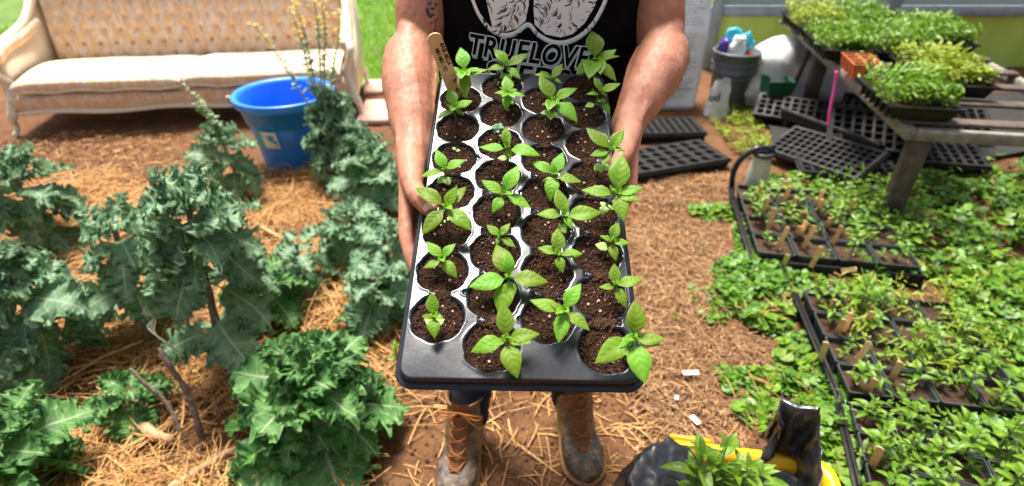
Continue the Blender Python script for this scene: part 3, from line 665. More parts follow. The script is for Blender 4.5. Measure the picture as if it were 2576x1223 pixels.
def build_tray():
    root = empty('seedling_tray', T0, 0, 'black plastic thirty-cell tray of basil seedlings held out in both hands', 'seedling tray')
    root.rotation_euler = Matrix((EX, EV, EW)).transposed().to_euler()
    Lh = TL; v0, v1 = .0055, TL-.0055; step = .00125
    us = np.arange(-HW+.0025, HW-.0024, step); vs = np.arange(v0+.0025, v1-.0024, step)
    U, Vv = np.meshgrid(us, vs, indexing='ij')
    sd_ = np.full(U.shape, 1.0)
    for (c, k, cu, cv) in CELLS:
        du, dv = U-cu, Vv-cv; th = np.arctan2(dv, du); rr = RC-.0010+.0016*np.abs(np.cos(th*4+.4))+.0003*np.cos(th*12+k)+.0004*np.sin(th*7+c)
        rr = rr-.0010*np.maximum(0, np.cos(th*4))**6
        sd_ = np.minimum(sd_, np.hypot(du, dv*1.0)-rr)
    # open gaps between neighbours in a column, with a small pad left standing in some
    for (c, k, cu, cv) in CELLS:
        nxt = [q for q in CELLS if q[0] == c and q[1] == k+1]
        if not nxt or (k > 4 and c != 1): 
            continue
        vm = (cv+nxt[0][3])/2; rnd = random.Random(c*31+k)
        w = .0195+rnd.uniform(-.003, .002)
        if c == 0 and k != 1: w *= .6
        if k > 3: w *= .6
        slot = np.maximum(np.abs(U-cu)-w, np.abs(Vv-vm)-.0045)
        pu = cu-.009+rnd.uniform(-.003, .003)
        pad = np.maximum(np.abs((U-pu)*.9+(Vv-vm)*.45)-.0040, np.abs((Vv-vm)-.25*(U-pu))-.0034)
        br = np.maximum(np.abs(U-pu-.009)-.009, np.abs(Vv-vm)-.0013)
        sl = np.maximum(slot, -pad) if (k+c) % 4 != 3 else slot
        sd_ = np.minimum(sd_, sl)
    def sm(a, b, x): t = np.clip((x-a)/(b-a), 0, 1); return t*t*(3-2*t)
    lip = sm(-.0012, .0008, sd_)
    Z = -.030*(1-sm(-.0075, -.0008, sd_))*1.0-.0022*(1-lip)
    Z += .00012*np.exp(-((sd_-.0022)/.0012)**2)                           # raised bead round every cell
    Z += .0006*np.sin(U*55+1)*np.sin(Vv*38)*sm(0, .004, sd_)              # thin sheet, slightly warped
    for (uu, vv) in [(-.068, .213*TL), (.0, .148*TL), (.066, .39*TL), (-.066, .63*TL), (0, .51*TL)]:
        q = np.hypot(U-uu, Vv-vv); Z += -.0022*(1-sm(.0025, .0042, q))+.0006*np.exp(-((q-.005)/.0008)**2)
    # rounded plate corners
    cr = .017; qx = np.abs(U)-(HW-cr); qy = np.abs(Vv-TL/2)-((v1-v0)/2-cr)
    rs = np.hypot(np.maximum(qx, 0), np.maximum(qy, 0))+np.minimum(np.maximum(qx, qy), 0)-cr
    F = grid_faces(*U.shape); keep = (rs.reshape(-1)[F] < -.0016).all(1)
    P = np.stack([U, Vv, Z], -1).reshape(-1, 3)
    mesh_np('cell_sheet', P, F[keep], M['tray'], root)
    # rounded edge, step down and flange
    def rr_loop(hw, va, vb, r, z, n=10):
        out = []
        for cx, cy, a0 in ((hw-r, vb-r, 0), (-hw+r, vb-r, 90), (-hw+r, va+r, 180), (hw-r, va+r, 270)):
            for i in range(n+1): a = R(a0+90*i/n); out.append((cx+r*math.cos(a), cy+r*math.sin(a), z))
        return out
    mb = MB(); e = lambda d, r, z: rr_loop(HW+d, v0-d, v1+d, r, z)
    Ls = [e(-.0045, .0135, -.0006), e(-.0024, .015, -.0003), e(-.0012, .016, -.0003), e(-.0003, .0168, -.0010), e(.0002, .017, -.0024), e(.0006, .0172, -.0060), e(.0010, .0175, -.0105), e(.0018, .018, -.0122), e(.0040, .020, -.0126), e(.0062, .021, -.0130), e(.0070, .022, -.0145), e(.0060, .021, -.0150), e(.0010, .0175, -.0140), e(-.0020, .015, -.0160), e(-.0050, .014, -.030)]
    mb.loops(Ls[::-1], caps=(False, False)); mb.build('rim', M['tray'], root)
    # cups under the sheet
    for (c, k, cu, cv) in CELLS:
        mb = MB(); mb.lathe([(RC-.0012, -.006), (RC-.0025, -.020), (RC-.0065, -.050), (RC-.010, -.054), (.001, -.054)], 20, M=Matrix.Translation((cu, cv, 0))); mb.build('cell_cup', M['tray'], root)
    # soil in every cell
    variants = []
    for q in range(5):
        r = np.random.RandomState(40+q); V = [(0, 0, 0)]; nr, na = 15, 60
        for i in range(1, nr+1):
            rad = (RC-.0006)*i/nr
            for j in range(na):
                a = 2*math.pi*j/na; x, y = rad*math.cos(a), rad*math.sin(a)
                z = .0022*noise.noise((x*110, y*110, q*5))+.0018*noise.noise((x*330, y*330, q*7))+.0020*noise.noise((x*45, y*45, q))
                V.append((x, y, z-.0006*(i > nr-2)))
        F = [(0, 1+j, 1+(j+1) % na) for j in range(na)]
        for i in range(nr-1):
            for j in range(na): F.append((1+i*na+j, 1+(i+1)*na+j, 1+(i+1)*na+(j+1) % na, 1+i*na+(j+1) % na))
        mb = MB(); mb.add(V, F)
        a = r.uniform(0, 6.28, 420); rad = np.sqrt(r.uniform(0, 1, 420))*(RC-.002)
        P = np.stack([rad*np.cos(a), rad*np.sin(a), np.full(420, .0008)], 1); CV, CFa = crumbs('x', P, .0004, .0019, None, 70+q, '', '', .2); mb.add(CV, CFa, mi=1)
        npz = 7+q; a = r.uniform(0, 6.28, npz); rad = np.sqrt(r.uniform(0, 1, npz))*(RC-.005)
        P = np.stack([rad*np.cos(a), rad*np.sin(a), np.full(npz, .0018)], 1); CV, CFa = crumbs('x', P, .0006, .0014, None, 90+q, '', '', .5)
        mb.add(CV, CFa, mi=2)
        for b in range(3):
            x, y = r.uniform(-.6, .6, 2)*RC; zz = .0012+abs(r.normal(0, .0006)); s = r.uniform(.0014, .0021)
            bm = bmesh.new(); bmesh.ops.create_icosphere(bm, subdivisions=2, radius=s)
            for v in bm.verts: v.co *= 1+.35*noise.noise(v.co*700+Vector((b, q, 0)))
            mb.add([tuple(v.co+Vector((x, y, zz))) for v in bm.verts], [tuple(v.index for v in f.verts) for f in bm.faces], mi=2); bm.free()
        for b in range(9):
            x, y = r.uniform(-.65, .65, 2)*RC; aa = r.uniform(0, 6.28); l = r.uniform(.002, .006)
            mb.tube([(x-l*math.cos(aa), y-l*math.sin(aa), .0022), (x, y, .0030), (x+l*math.cos(aa), y+l*math.sin(aa), .0022)], [.0004, .0006, .0003], 5, mi=1)
        o = mb.build('soil', [M['soil'], M['crumb'], M['perlite']], root, smooth=False); variants.append(o)
    first = [True]*5
    for i, (c, k, cu, cv) in enumerate(CELLS):
        q = (i*3+c) % 5
        o = variants[q] if first[q] else variants[q].copy()
        if not first[q]: S.collection.objects.link(o); o.parent = root
        first[q] = False; o.location = (cu, cv, -.0058+.001*math.sin(i*2.2)); o.rotation_euler = (0, 0, i*1.9)
    # soil spilled over the low bars between cells of a column
    r = np.random.RandomState(5); P = []
    for (c, k, cu, cv) in CELLS:
        nxt = [q for q in CELLS if q[0] == c and q[1] == k+1]
        if not nxt or k > 5 or (c == 0 and k > 2): continue
        n = 760; P.append(np.stack([cu+r.normal(0, .0085, n), (cv+nxt[0][3])/2+r.normal(0, .0030, n), -.0048+r.uniform(-.0015, .0030, n)], 1))
    n = 140; P.append(np.stack([r.uniform(-HW+.006, HW-.006, n), r.uniform(.03, TL-.03, n), np.full(n, .0008)], 1))
    P = np.concatenate(P); CV, CFa = crumbs('x', P, .0005, .0019, None, 3, '', '', .2); mb = MB(); mb.add(CV, CFa); mb.build('spilled_soil', M['crumb'], root, smooth=False)
    return root
TRAY = build_tray()

# ------------------------------------------------------------------ basil seedlings
def basil_leaf(mb, A, T, ratio=.27, fold=.3, arch=.12, seed=0, up=None, mi=0):
    A, T = Vector(A), Vector(T); L = (T-A).length; Y = (T-A).normalized(); N = Vector(up or EW); X = Y.cross(N).normalized(); N = X.cross(Y)
    nu, nv = 9, 17; P = []; UV = []; r = random.Random(seed); tw = r.uniform(-.25, .25); sag = r.uniform(-.03, .03)
    for i in range(nu):
        s = -1+2*i/(nu-1)
        for j in range(nv):
            t = j/(nv-1); pt = .15 if L > .022 else .06; q = max(0, (t-pt)/(1-pt))
            w = L*ratio*.93*(math.sin(math.pi*q**.74)**.88 if 0 < q < 1 else 0)*(1-.16*q); w = max(w, L*.014*(1-t))
            if abs(s) == 1: w *= 1+.045*(((t*11) % 1)-.5)
            x = s*w; z = fold*abs(x)*(1-.4*q)+arch*L*math.sin(math.pi*t)+tw*x*t-.10*L*t*t*0+.010*L*math.sin(abs(s)*5-t*38)*abs(s)
            z -= .35*abs(s)**3*w*q
            P.append(A+X*(x+sag*L*math.sin(math.pi*t))+Y*(t*L)+N*z); UV.append((s, t))
    F = [tuple(f) for f in grid_faces(nu, nv)]
    mb.add([tuple(p) for p in P], F, uv=UV, mi=mi)
def region(k, x, y):
    if k == 'A': return 940.8+x*.38097, y*.38097
    if k == 'B': return 985.6+x*.38097, 313.6+y*.38097
    return 967.7+x*.39931, 734.7+y*.39931
# (region, apex, base, leaves [(tip x, tip y, lift, width ratio)], small leaves, cotyledons)
SEED = [
 ('A', (598, 475), (565, 655), [(570, 312, .014, .27), (437, 508, .0, .24), (752, 458, .002, .27), (604, 645, -.012, .27), (484, 440, .006, .24), (692, 446, .008, .24)], [(592, 425), (575, 520), (628, 500)], []),
 ('A', (880, 440), (882, 520), [(795, 322, .012, .27), (1018, 350, .010, .26), (743, 462, .0, .27), (968, 522, -.008, .25)], [(865, 365), (895, 400)], [(815, 525), (905, 525)]),
 ('A', (1462, 405), (1398, 545), [(1438, 205, .018, .28), (1602, 325, .010, .26), (1625, 372, .004, .22), (1338, 492, -.004, .30), (1600, 538, -.010, .27)], [(1440, 390), (1500, 375), (1497, 492), (1420, 520)], []),
 ('A', (535, 715), (534, 845), [(497, 578, .014, .28), (652, 665, .008, .28), (412, 785, -.006, .24), (598, 765, -.006, .26), (474, 690, .006, .22)], [(600, 665), (552, 665), (512, 735)], []),
 ('A', (888, 618), (885, 700), [(868, 498, .008, .30), (793, 612, .0, .26), (1000, 634, .0, .24), (872, 728, -.008, .28)], [(825, 575), (950, 592), (845, 640), (930, 645)], [(925, 690), (860, 600)]),
 ('A', (1180, 520), (1150, 610), [(1246, 418, .010, .26), (1055, 492, .006, .24), (1108, 468, .010, .22), (1243, 552, -.002, .27)], [(1195, 500)], []),
 ('A', (1185, 668), (1160, 800), [(1093, 497, .016, .28), (1343, 582, .010, .26), (1105, 690, -.002, .28), (1342, 806, -.008, .29), (1125, 610, .0, .22)], [(1192, 630), (1215, 690), (1150, 730)], [(1087, 748), (1165, 832), (1237, 792), (1135, 735)]),
 ('A', (1495, 605), (1424, 750), [(1453, 508, .012, .25), (1628, 550, .008, .27), (1398, 622, -.002, .27), (1545, 635, -.004, .25)], [(1500, 550), (1520, 590)], [(1395, 705), (1475, 685)]),
 ('A', (1510, 680), (1428, 752), [(1556, 755, -.008, .30)], [(1475, 670)], []),
 ('A', (878, 975), (892, 1090), [(875, 833, .014, .25), (693, 970, .0, .27), (1098, 1028, .0, .26), (905, 1055, -.008, .28)], [(900, 900)], [(815, 1045)]),
 ('A', (470, 1125), (475, 1200), [(412, 985, .012, .28), (606, 1055, .006, .28), (305, 1166, -.002, .25)], [(455, 1078), (497, 1100)], [(410, 1215), (500, 1222)]),
 ('A', (1190, 1155), (1190, 1230), [(1245, 1005, .012, .29), (1038, 1068, .004, .25), (1372, 1200, -.004, .25), (1165, 1330, -.012, .28)], [(1180, 1060), (1210, 1150)], [(1105, 1190)]),
 ('B', (1450, 165), (1335, 335), [(1283, 20, .012, .27), (1530, 32, .012, .27), (1392, 268, -.006, .28), (1545, 175, .0, .24), (1310, 205, .0, .24)], [(1430, 115), (1480, 150)], [(1280, 350), (1455, 315), (1375, 320)]),
 ('B', (1488, 455), (1350, 600), [(1520, 192, .022, .28), (1664, 412, .008, .24), (1645, 500, .004, .25), (1532, 638, -.008, .29), (1250, 432, -.004, .25), (1438, 395, .008, .25)], [(1520, 395), (1445, 425)], [(1470, 560), (1390, 600), (1375, 510)]),
 ('B', (358, 548), (352, 690), [(155, 415, .004, .21), (432, 405, .016, .28), (492, 408, .004, .24), (202, 728, -.010, .24), (525, 700, -.006, .27), (248, 620, -.002, .22)], [(330, 520), (400, 560)], [(350, 650), (390, 615)]),
 ('B', (742, 460), (740, 575), [(838, 265, .018, .27), (590, 365, .006, .25), (665, 582, -.008, .30), (918, 552, -.006, .27)], [(715, 400), (795, 460)], []),
 ('B', (1140, 598), (1090, 700), [(1092, 418, .014, .27), (955, 592, .0, .26), (1388, 580, .002, .26), (1192, 690, -.006, .28), (1165, 505, .010, .22)], [(1110, 540)], [(1100, 660), (1205, 800)]),
 ('B', (712, 738), (718, 805), [(625, 660, .004, .27), (782, 650, .006, .26), (815, 808, -.006, .27), (690, 800, -.004, .27)], [(725, 690), (745, 715)], []),
 ('B', (330, 885), (352, 965), [(228, 770, .006, .27), (422, 785, .008, .27), (207, 945, -.004, .26), (430, 1015, -.008, .27)], [(325, 850), (345, 905)], [(370, 930)]),
 ('B', (1095, 855), (1120, 915), [(1095, 680, .012, .29), (963, 812, .0, .27), (1263, 852, .0, .26), (1130, 980, -.008, .30), (1210, 860, .004, .22)], [(1070, 820)], []),
 ('B', (1450, 770), (1405, 850), [(1498, 645, .010, .29), (1573, 782, .0, .25), (1480, 902, -.008, .28), (1372, 730, .004, .26)], [(1470, 750)], [(1342, 790), (1385, 830)]),
 ('B', (775, 1010), (765, 1080), [(760, 828, .018, .25), (508, 1072, .0, .28), (1035, 1040, .0, .27), (780, 1175, -.010, .29), (690, 790, .006, .29), (715, 1262, -.016, .30)], [(740, 990), (800, 1000)], [(822, 1100)]),
 ('C', (1130, 112), (1105, 230), [(1238, -55, .014, .28), (913, 50, .002, .24), (1292, 243, -.004, .25), (1095, 322, -.008, .26), (1035, 65, .004, .27)], [(1145, 90), (1075, 140), (1160, 130)], []),
 ('B', (1478, 1062), (1420, 1150), [(1470, 915, .012, .30), (1658, 1015, .004, .26), (1368, 1072, -.002, .28), (1548, 1212, -.010, .29)], [(1455, 1040), (1505, 1040)], []),
 ('C', (310, 148), (320, 250), [(298, 0, .014, .32), (315, 293, -.006, .32), (233, 152, .004, .30), (370, 170, .004, .32)], [], [(378, 168), (250, 165)]),
 ('C', (765, 295), (720, 400), [(740, 60, .018, .27), (980, 265, .004, .25), (925, 320, .006, .24), (542, 378, -.004, .28), (655, 335, .004, .24), (838, 545, -.010, .29)], [(780, 285)], []),
 ('C', (1568, 290), (1495, 420), [(1575, 48, .018, .30), (1770, 292, .004, .24), (1640, 578, -.010, .30), (1325, 450, -.008, .27), (1478, 350, .002, .26), (1745, 335, -.002, .22)], [(1500, 300), (1600, 270)], [(1475, 395), (1540, 410), (1500, 285)]),
]
ORD = ['front', 'second', 'third', 'fourth', 'fifth', 'sixth', 'seventh', 'rearmost']
COLN = ['tray\'s left column', 'tray\'s second column', 'tray\'s third column', 'tray\'s right column']
used_lab = {}
for si, (rg, ap, bs, leaves, small, cot) in enumerate(SEED):
    B = TPX(*region(rg, *bs), -.005)
    lv = TM.inverted()@B; cell = min(CELLS, key=lambda q: (q[2]-lv.x)**2+(q[3]-lv.y)**2)
    du, dv = lv.x-cell[2], lv.y-cell[3]; dd = math.hypot(du, dv)
    if dd > .026: B = TP(cell[2]+du*.026/dd, cell[3]+dv*.026/dd, -.005)
    # apex: on the line of sight, nearest to a stem that grows straight up
    upd = (EW*.45+Vector((0, 0, 1))*.55).normalized(); rd = ray(*region(rg, *ap)).normalized(); w0 = B-CO
    b_ = upd.dot(rd); d_ = upd.dot(w0); e_ = rd.dot(w0); sc = (b_*e_-d_)/(1-b_*b_); sc = min(.075, max(.022, sc))
    q = B+upd*sc; A = CO+rd*max(.4, (q-CO).dot(rd))
    root = empty('basil_seedling', B, 0); inv = Matrix.Translation(-B)
    key = (cell[0], cell[1]); lab = '%s basil seedling, %s, %s cell from the front' % (['', 'one-leaved', 'two-leaved', 'three-leaved', 'four-leaved', 'five-leaved', 'six-leaved'][len(leaves)], COLN[cell[0]], ORD[cell[1]])
    if cell[1] == 0: lab = lab.replace('front cell from the front', 'frontmost cell')
    lab = lab.replace('rearmost cell from the front', 'rearmost cell')
    if lab in used_lab: lab = lab.replace('basil seedling', 'smaller seedling')
    used_lab[lab] = 1; tag(root, lab, 'seedling', 'basil seedlings in the held tray')
    pts = catmull([B-EW*.004, B.lerp(A, .4)+EX*.0015, B.lerp(A, .75)-EX*.001, A], 5); mb = MB()
    mb.tube([p-B for p in pts], [.0014-.0003*i/len(pts) for i in range(len(pts))], 8); mb.build('stem', M['basil_stem'], root)
    def tip(x, y, lift):
        r_ = ray(*region(rg, x, y)); qn = A+EW*lift; return CO+r_*((qn-CO).dot(EW)/r_.dot(EW))
    for li, (x, y, lift, ratio) in enumerate(leaves):
        T = tip(x, y, lift); st = A-(A-B)*(.02+.05*(li % 3)); mb = MB(); basil_leaf(mb, st-B, T-B, ratio*1.02, fold=.20+.08*math.sin(si+li*2), arch=.10+.05*math.sin(li*3+si), seed=si*10+li); mb.build('leaf', M['basil'], root)
    mb = MB()
    for li, (x, y) in enumerate(small): basil_leaf(mb, A-B, tip(x, y, .012)-B, .27, .5, .1, seed=si*7+li)
    for q in range(4):
        a = q*1.57+si; basil_leaf(mb, A-B, (A-B)+EX*.006*math.cos(a)+EV*.006*math.sin(a)+EW*.006, .3, .5, .1, seed=q)
    mb.build('young_leaves', M['basil_young'], root)
    for li, (x, y) in enumerate(cot):
        mid = B.lerp(A, .45); r_ = ray(*region(rg, x, y)); T = CO+r_*((mid-CO).dot(EW)/r_.dot(EW))
        if (T-mid).length > .017: T = mid+(T-mid).normalized()*.017
        mb = MB(); basil_leaf(mb, mid-B, T-B, .42, .15, .05, seed=li); mb.build('cotyledon', M['cotyledon'], root)
# small clump and sprout
def sprout(x, y, n, s, label, mat):
    B = TPX(x, y, -.004); root = empty('sprout', B, 0, label, 'seedling'); r = random.Random(int(x)); A = Vector(EW)*s*1.5
    mb = MB(); mb.tube([(0, 0, 0), tuple(A)], [.0008, .0006], 6); mb.build('stem', M['basil_stem'], root); mb = MB()
    for k in range(n):
        a = k*2.4; c = A*r.uniform(.7, 1.2); basil_leaf(mb, c, c+(EX*math.cos(a)+EV*math.sin(a))*s+EW*s*.3, .42, .4, .1, seed=k)
    mb.build('foliage', mat, root)
sprout(1252, 345, 9, .011, 'tiny blue-green succulent-like clump behind the fifth basil of the second column', M['kale'])
sprout(1148, 392, 2, .007, 'single tiny sprout in the leftmost column of the held tray', M['cotyledon'])

# ------------------------------------------------------------------ writing
def text_mesh(body, size, offset=0.0, shear=0.0, space=1.0, align='LEFT'):
    c = bpy.data.curves.new('txt', 'FONT'); c.body = body; c.size = size; c.offset = offset; c.shear = shear; c.space_character = space; c.align_x = align; c.fill_mode = 'FRONT'; c.resolution_u = 6
    o = bpy.data.objects.new('txt', c); S.collection.objects.link(o); bpy.context.view_layer.update()
    me = bpy.data.meshes.new_from_object(o.evaluated_get(bpy.context.evaluated_depsgraph_get()))
    V = [tuple(v.co) for v in me.vertices]; F = [tuple(p.vertices) for p in me.polygons]; bpy.data.objects.remove(o); bpy.data.curves.remove(c); bpy.data.meshes.remove(me)
    return V, F
# wooden label stuck in the rear left cell
pT = TPX(1090, 90, 0); 
def build_label():
    bot = TPX(1158, 262, -.02); rd = ray(1088, 84); 
    # the top leans back and left, 12 cm above the soil
    L = .15; best = None
    for d in np.linspace(.7, 1.1, 400):
        p = CO+rd*d; e = abs((p-bot).length-L)
        if best is None or e < best[0]: best = (e, p) if (p-bot).z > 0 else best
    top = best[1]; Yv = (top-bot).normalized(); tocam = (CO-top).normalized(); Xv = Yv.cross(tocam).normalized(); Nv = Xv.cross(Yv)
    Mx = Matrix.Translation(bot)@Matrix((Xv, Yv, Nv)).transposed().to_4x4()
    root = empty('plant_label', bot, 0, 'wooden plant label with black handwriting stuck in the rear left cell of the held tray', 'plant label'); inv = Matrix.Translation(-bot)
    hw = .0112; prof = [(-hw, 0), (hw, 0)]+[(hw*math.cos(a), L-hw+hw*math.sin(a)) for a in np.linspace(0, math.pi, 14)]
    mb = MB(); Ls = [[(x*.96, y, -.0009) for x, y in prof], [(x, y, -.0006) for x, y in prof], [(x, y, .0006) for x, y in prof], [(x*.96, y, .0009) for x, y in prof]]
    mb.loops(Ls, M=inv@Mx); mb.build('stick', M['wood_stick'], root, smooth=False)
    mb = MB()
    for body, off, y0, sz in (('BASIL BELLA', .0044, L-.020, .0088), ('MIX MIX - TC', -.0052, L-.026, .0086), ('TS', .0028, L-.092, .007), ('4/3', .0018, L-.112, .0085)):
        V, F = text_mesh(body, sz, .00028, .15, .9); r = random.Random(len(body))
        # the writing runs down the stick
        V = [(off+y+.0003*math.sin(x*900), y0-x, .0011) for x, y, z in V]
        mb.add(V, [f[::-1] for f in F], M=inv@Mx)
    mb.build('handwriting', M['ink'], root, smooth=False)
build_label()
# ------------------------------------------------------------------ person
def fused(name, mb, mats, voxel, parent, smooth_iter=6, disp=None):
    """one continuous skin from overlapping volumes"""
    o = mb.build(name, mats, None, link=True)
    m = o.modifiers.new('r', 'REMESH'); m.mode = 'VOXEL'; m.voxel_size = voxel; m.use_smooth_shade = True
    s = o.modifiers.new('s', 'SMOOTH'); s.factor = .5; s.iterations = smooth_iter
    bpy.context.view_layer.update(); me = bpy.data.meshes.new_from_object(o.evaluated_get(bpy.context.evaluated_depsgraph_get()))
    o.modifiers.clear(); old = o.data; o.data = me; bpy.data.meshes.remove(old)
    if disp is not None:
        n = len(me.vertices); co = np.empty(n*3, dtype=np.float32); no = np.empty(n*3, dtype=np.float32)
        me.vertices.foreach_get('co', co); me.vertices.foreach_get('normal', no); co = co.reshape(-1, 3); no = no.reshape(-1, 3)
        co += no*disp(co)[:, None]; me.vertices.foreach_set('co', co.ravel()); me.update()
    me.materials.clear(); me.materials.append(mats); me.polygons.foreach_set('use_smooth', [True]*len(me.polygons)); me.polygons.foreach_set('material_index', [0]*len(me.polygons))
    o.parent = parent; return o
def limb(mb, P, rad, seg=16, n=6, flat=1.0):
    pts = catmull(P, n); m = len(P)-1; rr = []
    for i in range(len(pts)):
        f = i/n; k = min(int(f), m-1); t = f-k; t = t*t*(3-2*t); rr.append(rad[k]*(1-t)+rad[k+1]*t)
    mb.tube(pts, rr, seg, flat=flat, roundend=True)
def ell(mb, c, r, rot=None, seg=20):
    Mx = Matrix.Translation(c)@(rot.to_4x4() if rot else Matrix.Identity(4))@Matrix.Diagonal((*r, 1))
    mb.lathe([(math.sin(a), -math.cos(a)) for a in np.linspace(.05, math.pi-.05, 12)], seg, M=Mx, caps=(True, True))
PERS = empty('person', (.045, 1.15, 0), 0, 'person in a black printed t-shirt and muddy boots holding out the seedling tray', 'person')
PERS_I = Matrix.Translation((-.045, -1.15, 0))
CX = .050
def section(mb, rows, seg=36, pw=2.4):
    """stacked superellipse sections: (z, centre x, centre y, half width, half depth)"""
    L = []
    for z, cx, cy, a, b in rows:
        l = []
        for k in range(seg):
            th = 2*math.pi*k/seg; c, s = math.cos(th), math.sin(th)
            l.append((cx+a*math.copysign(abs(c)**(2/pw), c), cy+b*math.copysign(abs(s)**(2/pw), s), z))
        L.append(l)
    mb.loops(L)
# key joints, read off the tray and the sight lines
EL = Vector((-.168, 1.055, 1.150)); ER = Vector((.268, 1.055, 1.150))
def J(u, v, w): return TP(u, v, w)
WL = J(-.168, .372, -.024); WR = J(.170, .445, -.020)
def build_body():
    mb = MB()
    # trunk
    section(mb, [(.80, CX, 1.15, .13, .09), (.88, CX, 1.15, .168, .105), (.98, CX, 1.15, .165, .103), (1.08, CX, 1.145, .158, .098), (1.18, CX, 1.14, .170, .105), (1.28, CX, 1.14, .182, .110), (1.36, CX, 1.15, .180, .100), (1.42, CX, 1.155, .140, .075), (1.46, CX, 1.155, .075, .06)])
    limb(mb, [(CX-.10, 1.155, 1.405), (CX, 1.16, 1.44), (CX+.10, 1.155, 1.405)], [.055, .055, .055])
    # neck and head, bent over the tray
    limb(mb, [(CX, 1.15, 1.42), (CX, 1.135, 1.50), (CX, 1.12, 1.56)], [.062, .056, .058])
    hr = Matrix.Rotation(R(-24), 3, 'X')
    ell(mb, (CX, 1.115, 1.655), (.074, .094, .100), hr); ell(mb, (CX, 1.065, 1.595), (.056, .055, .066), hr)
    limb(mb, [(CX, 1.016, 1.640), (CX, .995, 1.607), (CX, 1.002, 1.592)], [.010, .013, .012])
    ell(mb, (CX-.012, 1.008, 1.592), (.008, .008, .007)); ell(mb, (CX+.012, 1.008, 1.592), (.008, .008, .007))
    ell(mb, (CX, 1.008, 1.560), (.024, .012, .006)); ell(mb, (CX, 1.013, 1.548), (.021, .013, .007)); ell(mb, (CX, 1.020, 1.520), (.022, .020, .018))
    for s in (-1, 1):
        limb(mb, [(CX+s*.012, 1.018, 1.668), (CX+s*.03, 1.012, 1.674), (CX+s*.050, 1.03, 1.664)], [.008, .010, .008])
        ell(mb, (CX+s*.030, 1.024, 1.650), (.014, .010, .010)); ell(mb, (CX+s*.045, 1.035, 1.605), (.022, .02, .024))
        ell(mb, (CX+s*.076, 1.12, 1.635), (.009, .018, .032), Matrix.Rotation(R(-20), 3, 'X')); ell(mb, (CX+s*.080, 1.128, 1.648), (.008, .020, .018))
    # legs
    for s, ax, ay, kx in ((-1, -.118, 1.100, -.055), (1, .168, 1.165, .150)):
        hx = CX+s*.088
        limb(mb, [(hx, 1.15, .86), (hx*.9+kx*.1, 1.14, .72), (kx, 1.115, .50), (kx*.8+ax*.2, 1.135, .42), (kx*.4+ax*.6, 1.145, .32), (ax, ay, .14), (ax, ay-.005, .07)], [.088, .078, .055, .055, .056, .040, .040], seg=20)
    # arms: shoulder > elbow > wrist
    for s, E, W_ in ((-1, EL, WL), (1, ER, WR)):
        sh = Vector((CX+s*.178, 1.155, 1.385)); m = sh.lerp(E, .5)
        limb(mb, [sh, sh.lerp(E, .35)+Vector((s*.008, -.004, 0)), sh.lerp(E, .7)+Vector((s*.004, -.002, 0)), E], [.058, .053, .047, .041], seg=22)
        ell(mb, tuple(E+Vector((0, .022, -.006))), (.030, .028, .032))
        d = (W_-E)
        o_ = Vector((s*.012, .0, .006))
        limb(mb, [E, E+d*.16+o_*1.0, E+d*.38+o_*1.1, E+d*.66+o_*.5, E+d*.88, W_], [.041, .0465, .0455, .037, .0285, .0265], seg=22, n=7)
        for q in range(4):      # veins and tendons just under the skin
            a0 = R(35+q*38); P = []
            for f, rr in ((.22, .046), (.42, .0445), (.62, .0375), (.82, .031), (.98, .0275), (1.12, .0215)):
                n1 = Vector((math.cos(a0+f*1.1*(1 if q % 2 else -1))*s, 0, math.sin(a0+f*.5))); n1 = (n1-d.normalized()*n1.dot(d.normalized())).normalized(); P.append(E+d*f+n1*(rr-.0010)+o_*max(0, 1-f)*.9)
            limb(mb, P, [.0030]*6, seg=8)
        # muscle on the thumb side, tendon ridge
        limb(mb, [E+Vector((s*.012, -.012, .028)), E+d*.25+Vector((s*.012, -.006, .022)), E+d*.6+Vector((s*.002, 0, .008))], [.024, .027, .016])
        limb(mb, [E+d*.62+Vector((-s*.010, 0, .016)), E+d*.96+Vector((-s*.010, 0, .015))], [.010, .010])
        ell(mb, tuple(W_+Vector((s*.020, .012, .0))), (.011, .012, .012))
    # hands
    def hand(s, mc, fingers, thumb, W_):
        c_ = (mc[0]+mc[3])*.5; c1 = (mc[0]*.7+mc[3]*.3); E_ = EL if s < 0 else ER
        limb(mb, [W_+(E_-W_)*.16, W_, W_.lerp(c_, .45), W_.lerp(c_, .85)], [.028, .0262, .0245, .0195], seg=22)
        limb(mb, [W_+(E_-W_)*.05+EW*.004, W_.lerp(thumb[0][0], .8), thumb[0][1]], [.024, .0215, .0180], seg=18)
        for p in mc: limb(mb, [W_+(p-W_)*.15, (W_+p)*.5+EW*.003, p], [.0185, .0165, .0125])
        for P, rad in fingers:
            limb(mb, P, rad, seg=14, n=5)
            for j in (1, 2): ell(mb, tuple(P[j]), (rad[j]*1.04,)*3)
        P, rad = thumb; limb(mb, P, rad, seg=16, n=6)
    # hand on the left of the picture
    mc = [J(-.166, .296, -.020), J(-.160, .300, -.040), J(-.152, .308, -.055), J(-.144, .320, -.066)]
    F = [([J(-.166, .298, -.020), J(-.162, .238, -.030), J(-.154, .206, -.040), J(-.146, .186, -.050)], [.0130, .0106, .0098, .0090]),
         ([J(-.160, .302, -.040), J(-.150, .250, -.055), J(-.130, .228, -.066), J(-.108, .222, -.067)], [.0132, .0108, .0100, .0090]),
         ([J(-.152, .310, -.055), J(-.138, .266, -.070), J(-.112, .252, -.071), J(-.092, .248, -.067)], [.0125, .0102, .0094, .0086]),
         ([J(-.144, .322, -.066), J(-.128, .294, -.076), J(-.106, .284, -.075), J(-.092, .281, -.070)], [.0112, .0090, .0082, .0076])]
    th = ([J(-.164, .345, -.008), J(-.158, .315, -.001), J(-.152, .288, .006), J(-.141, .264, .0145), J(-.1235, .243, .0140)], [.0195, .018, .0150, .0142, .0120])
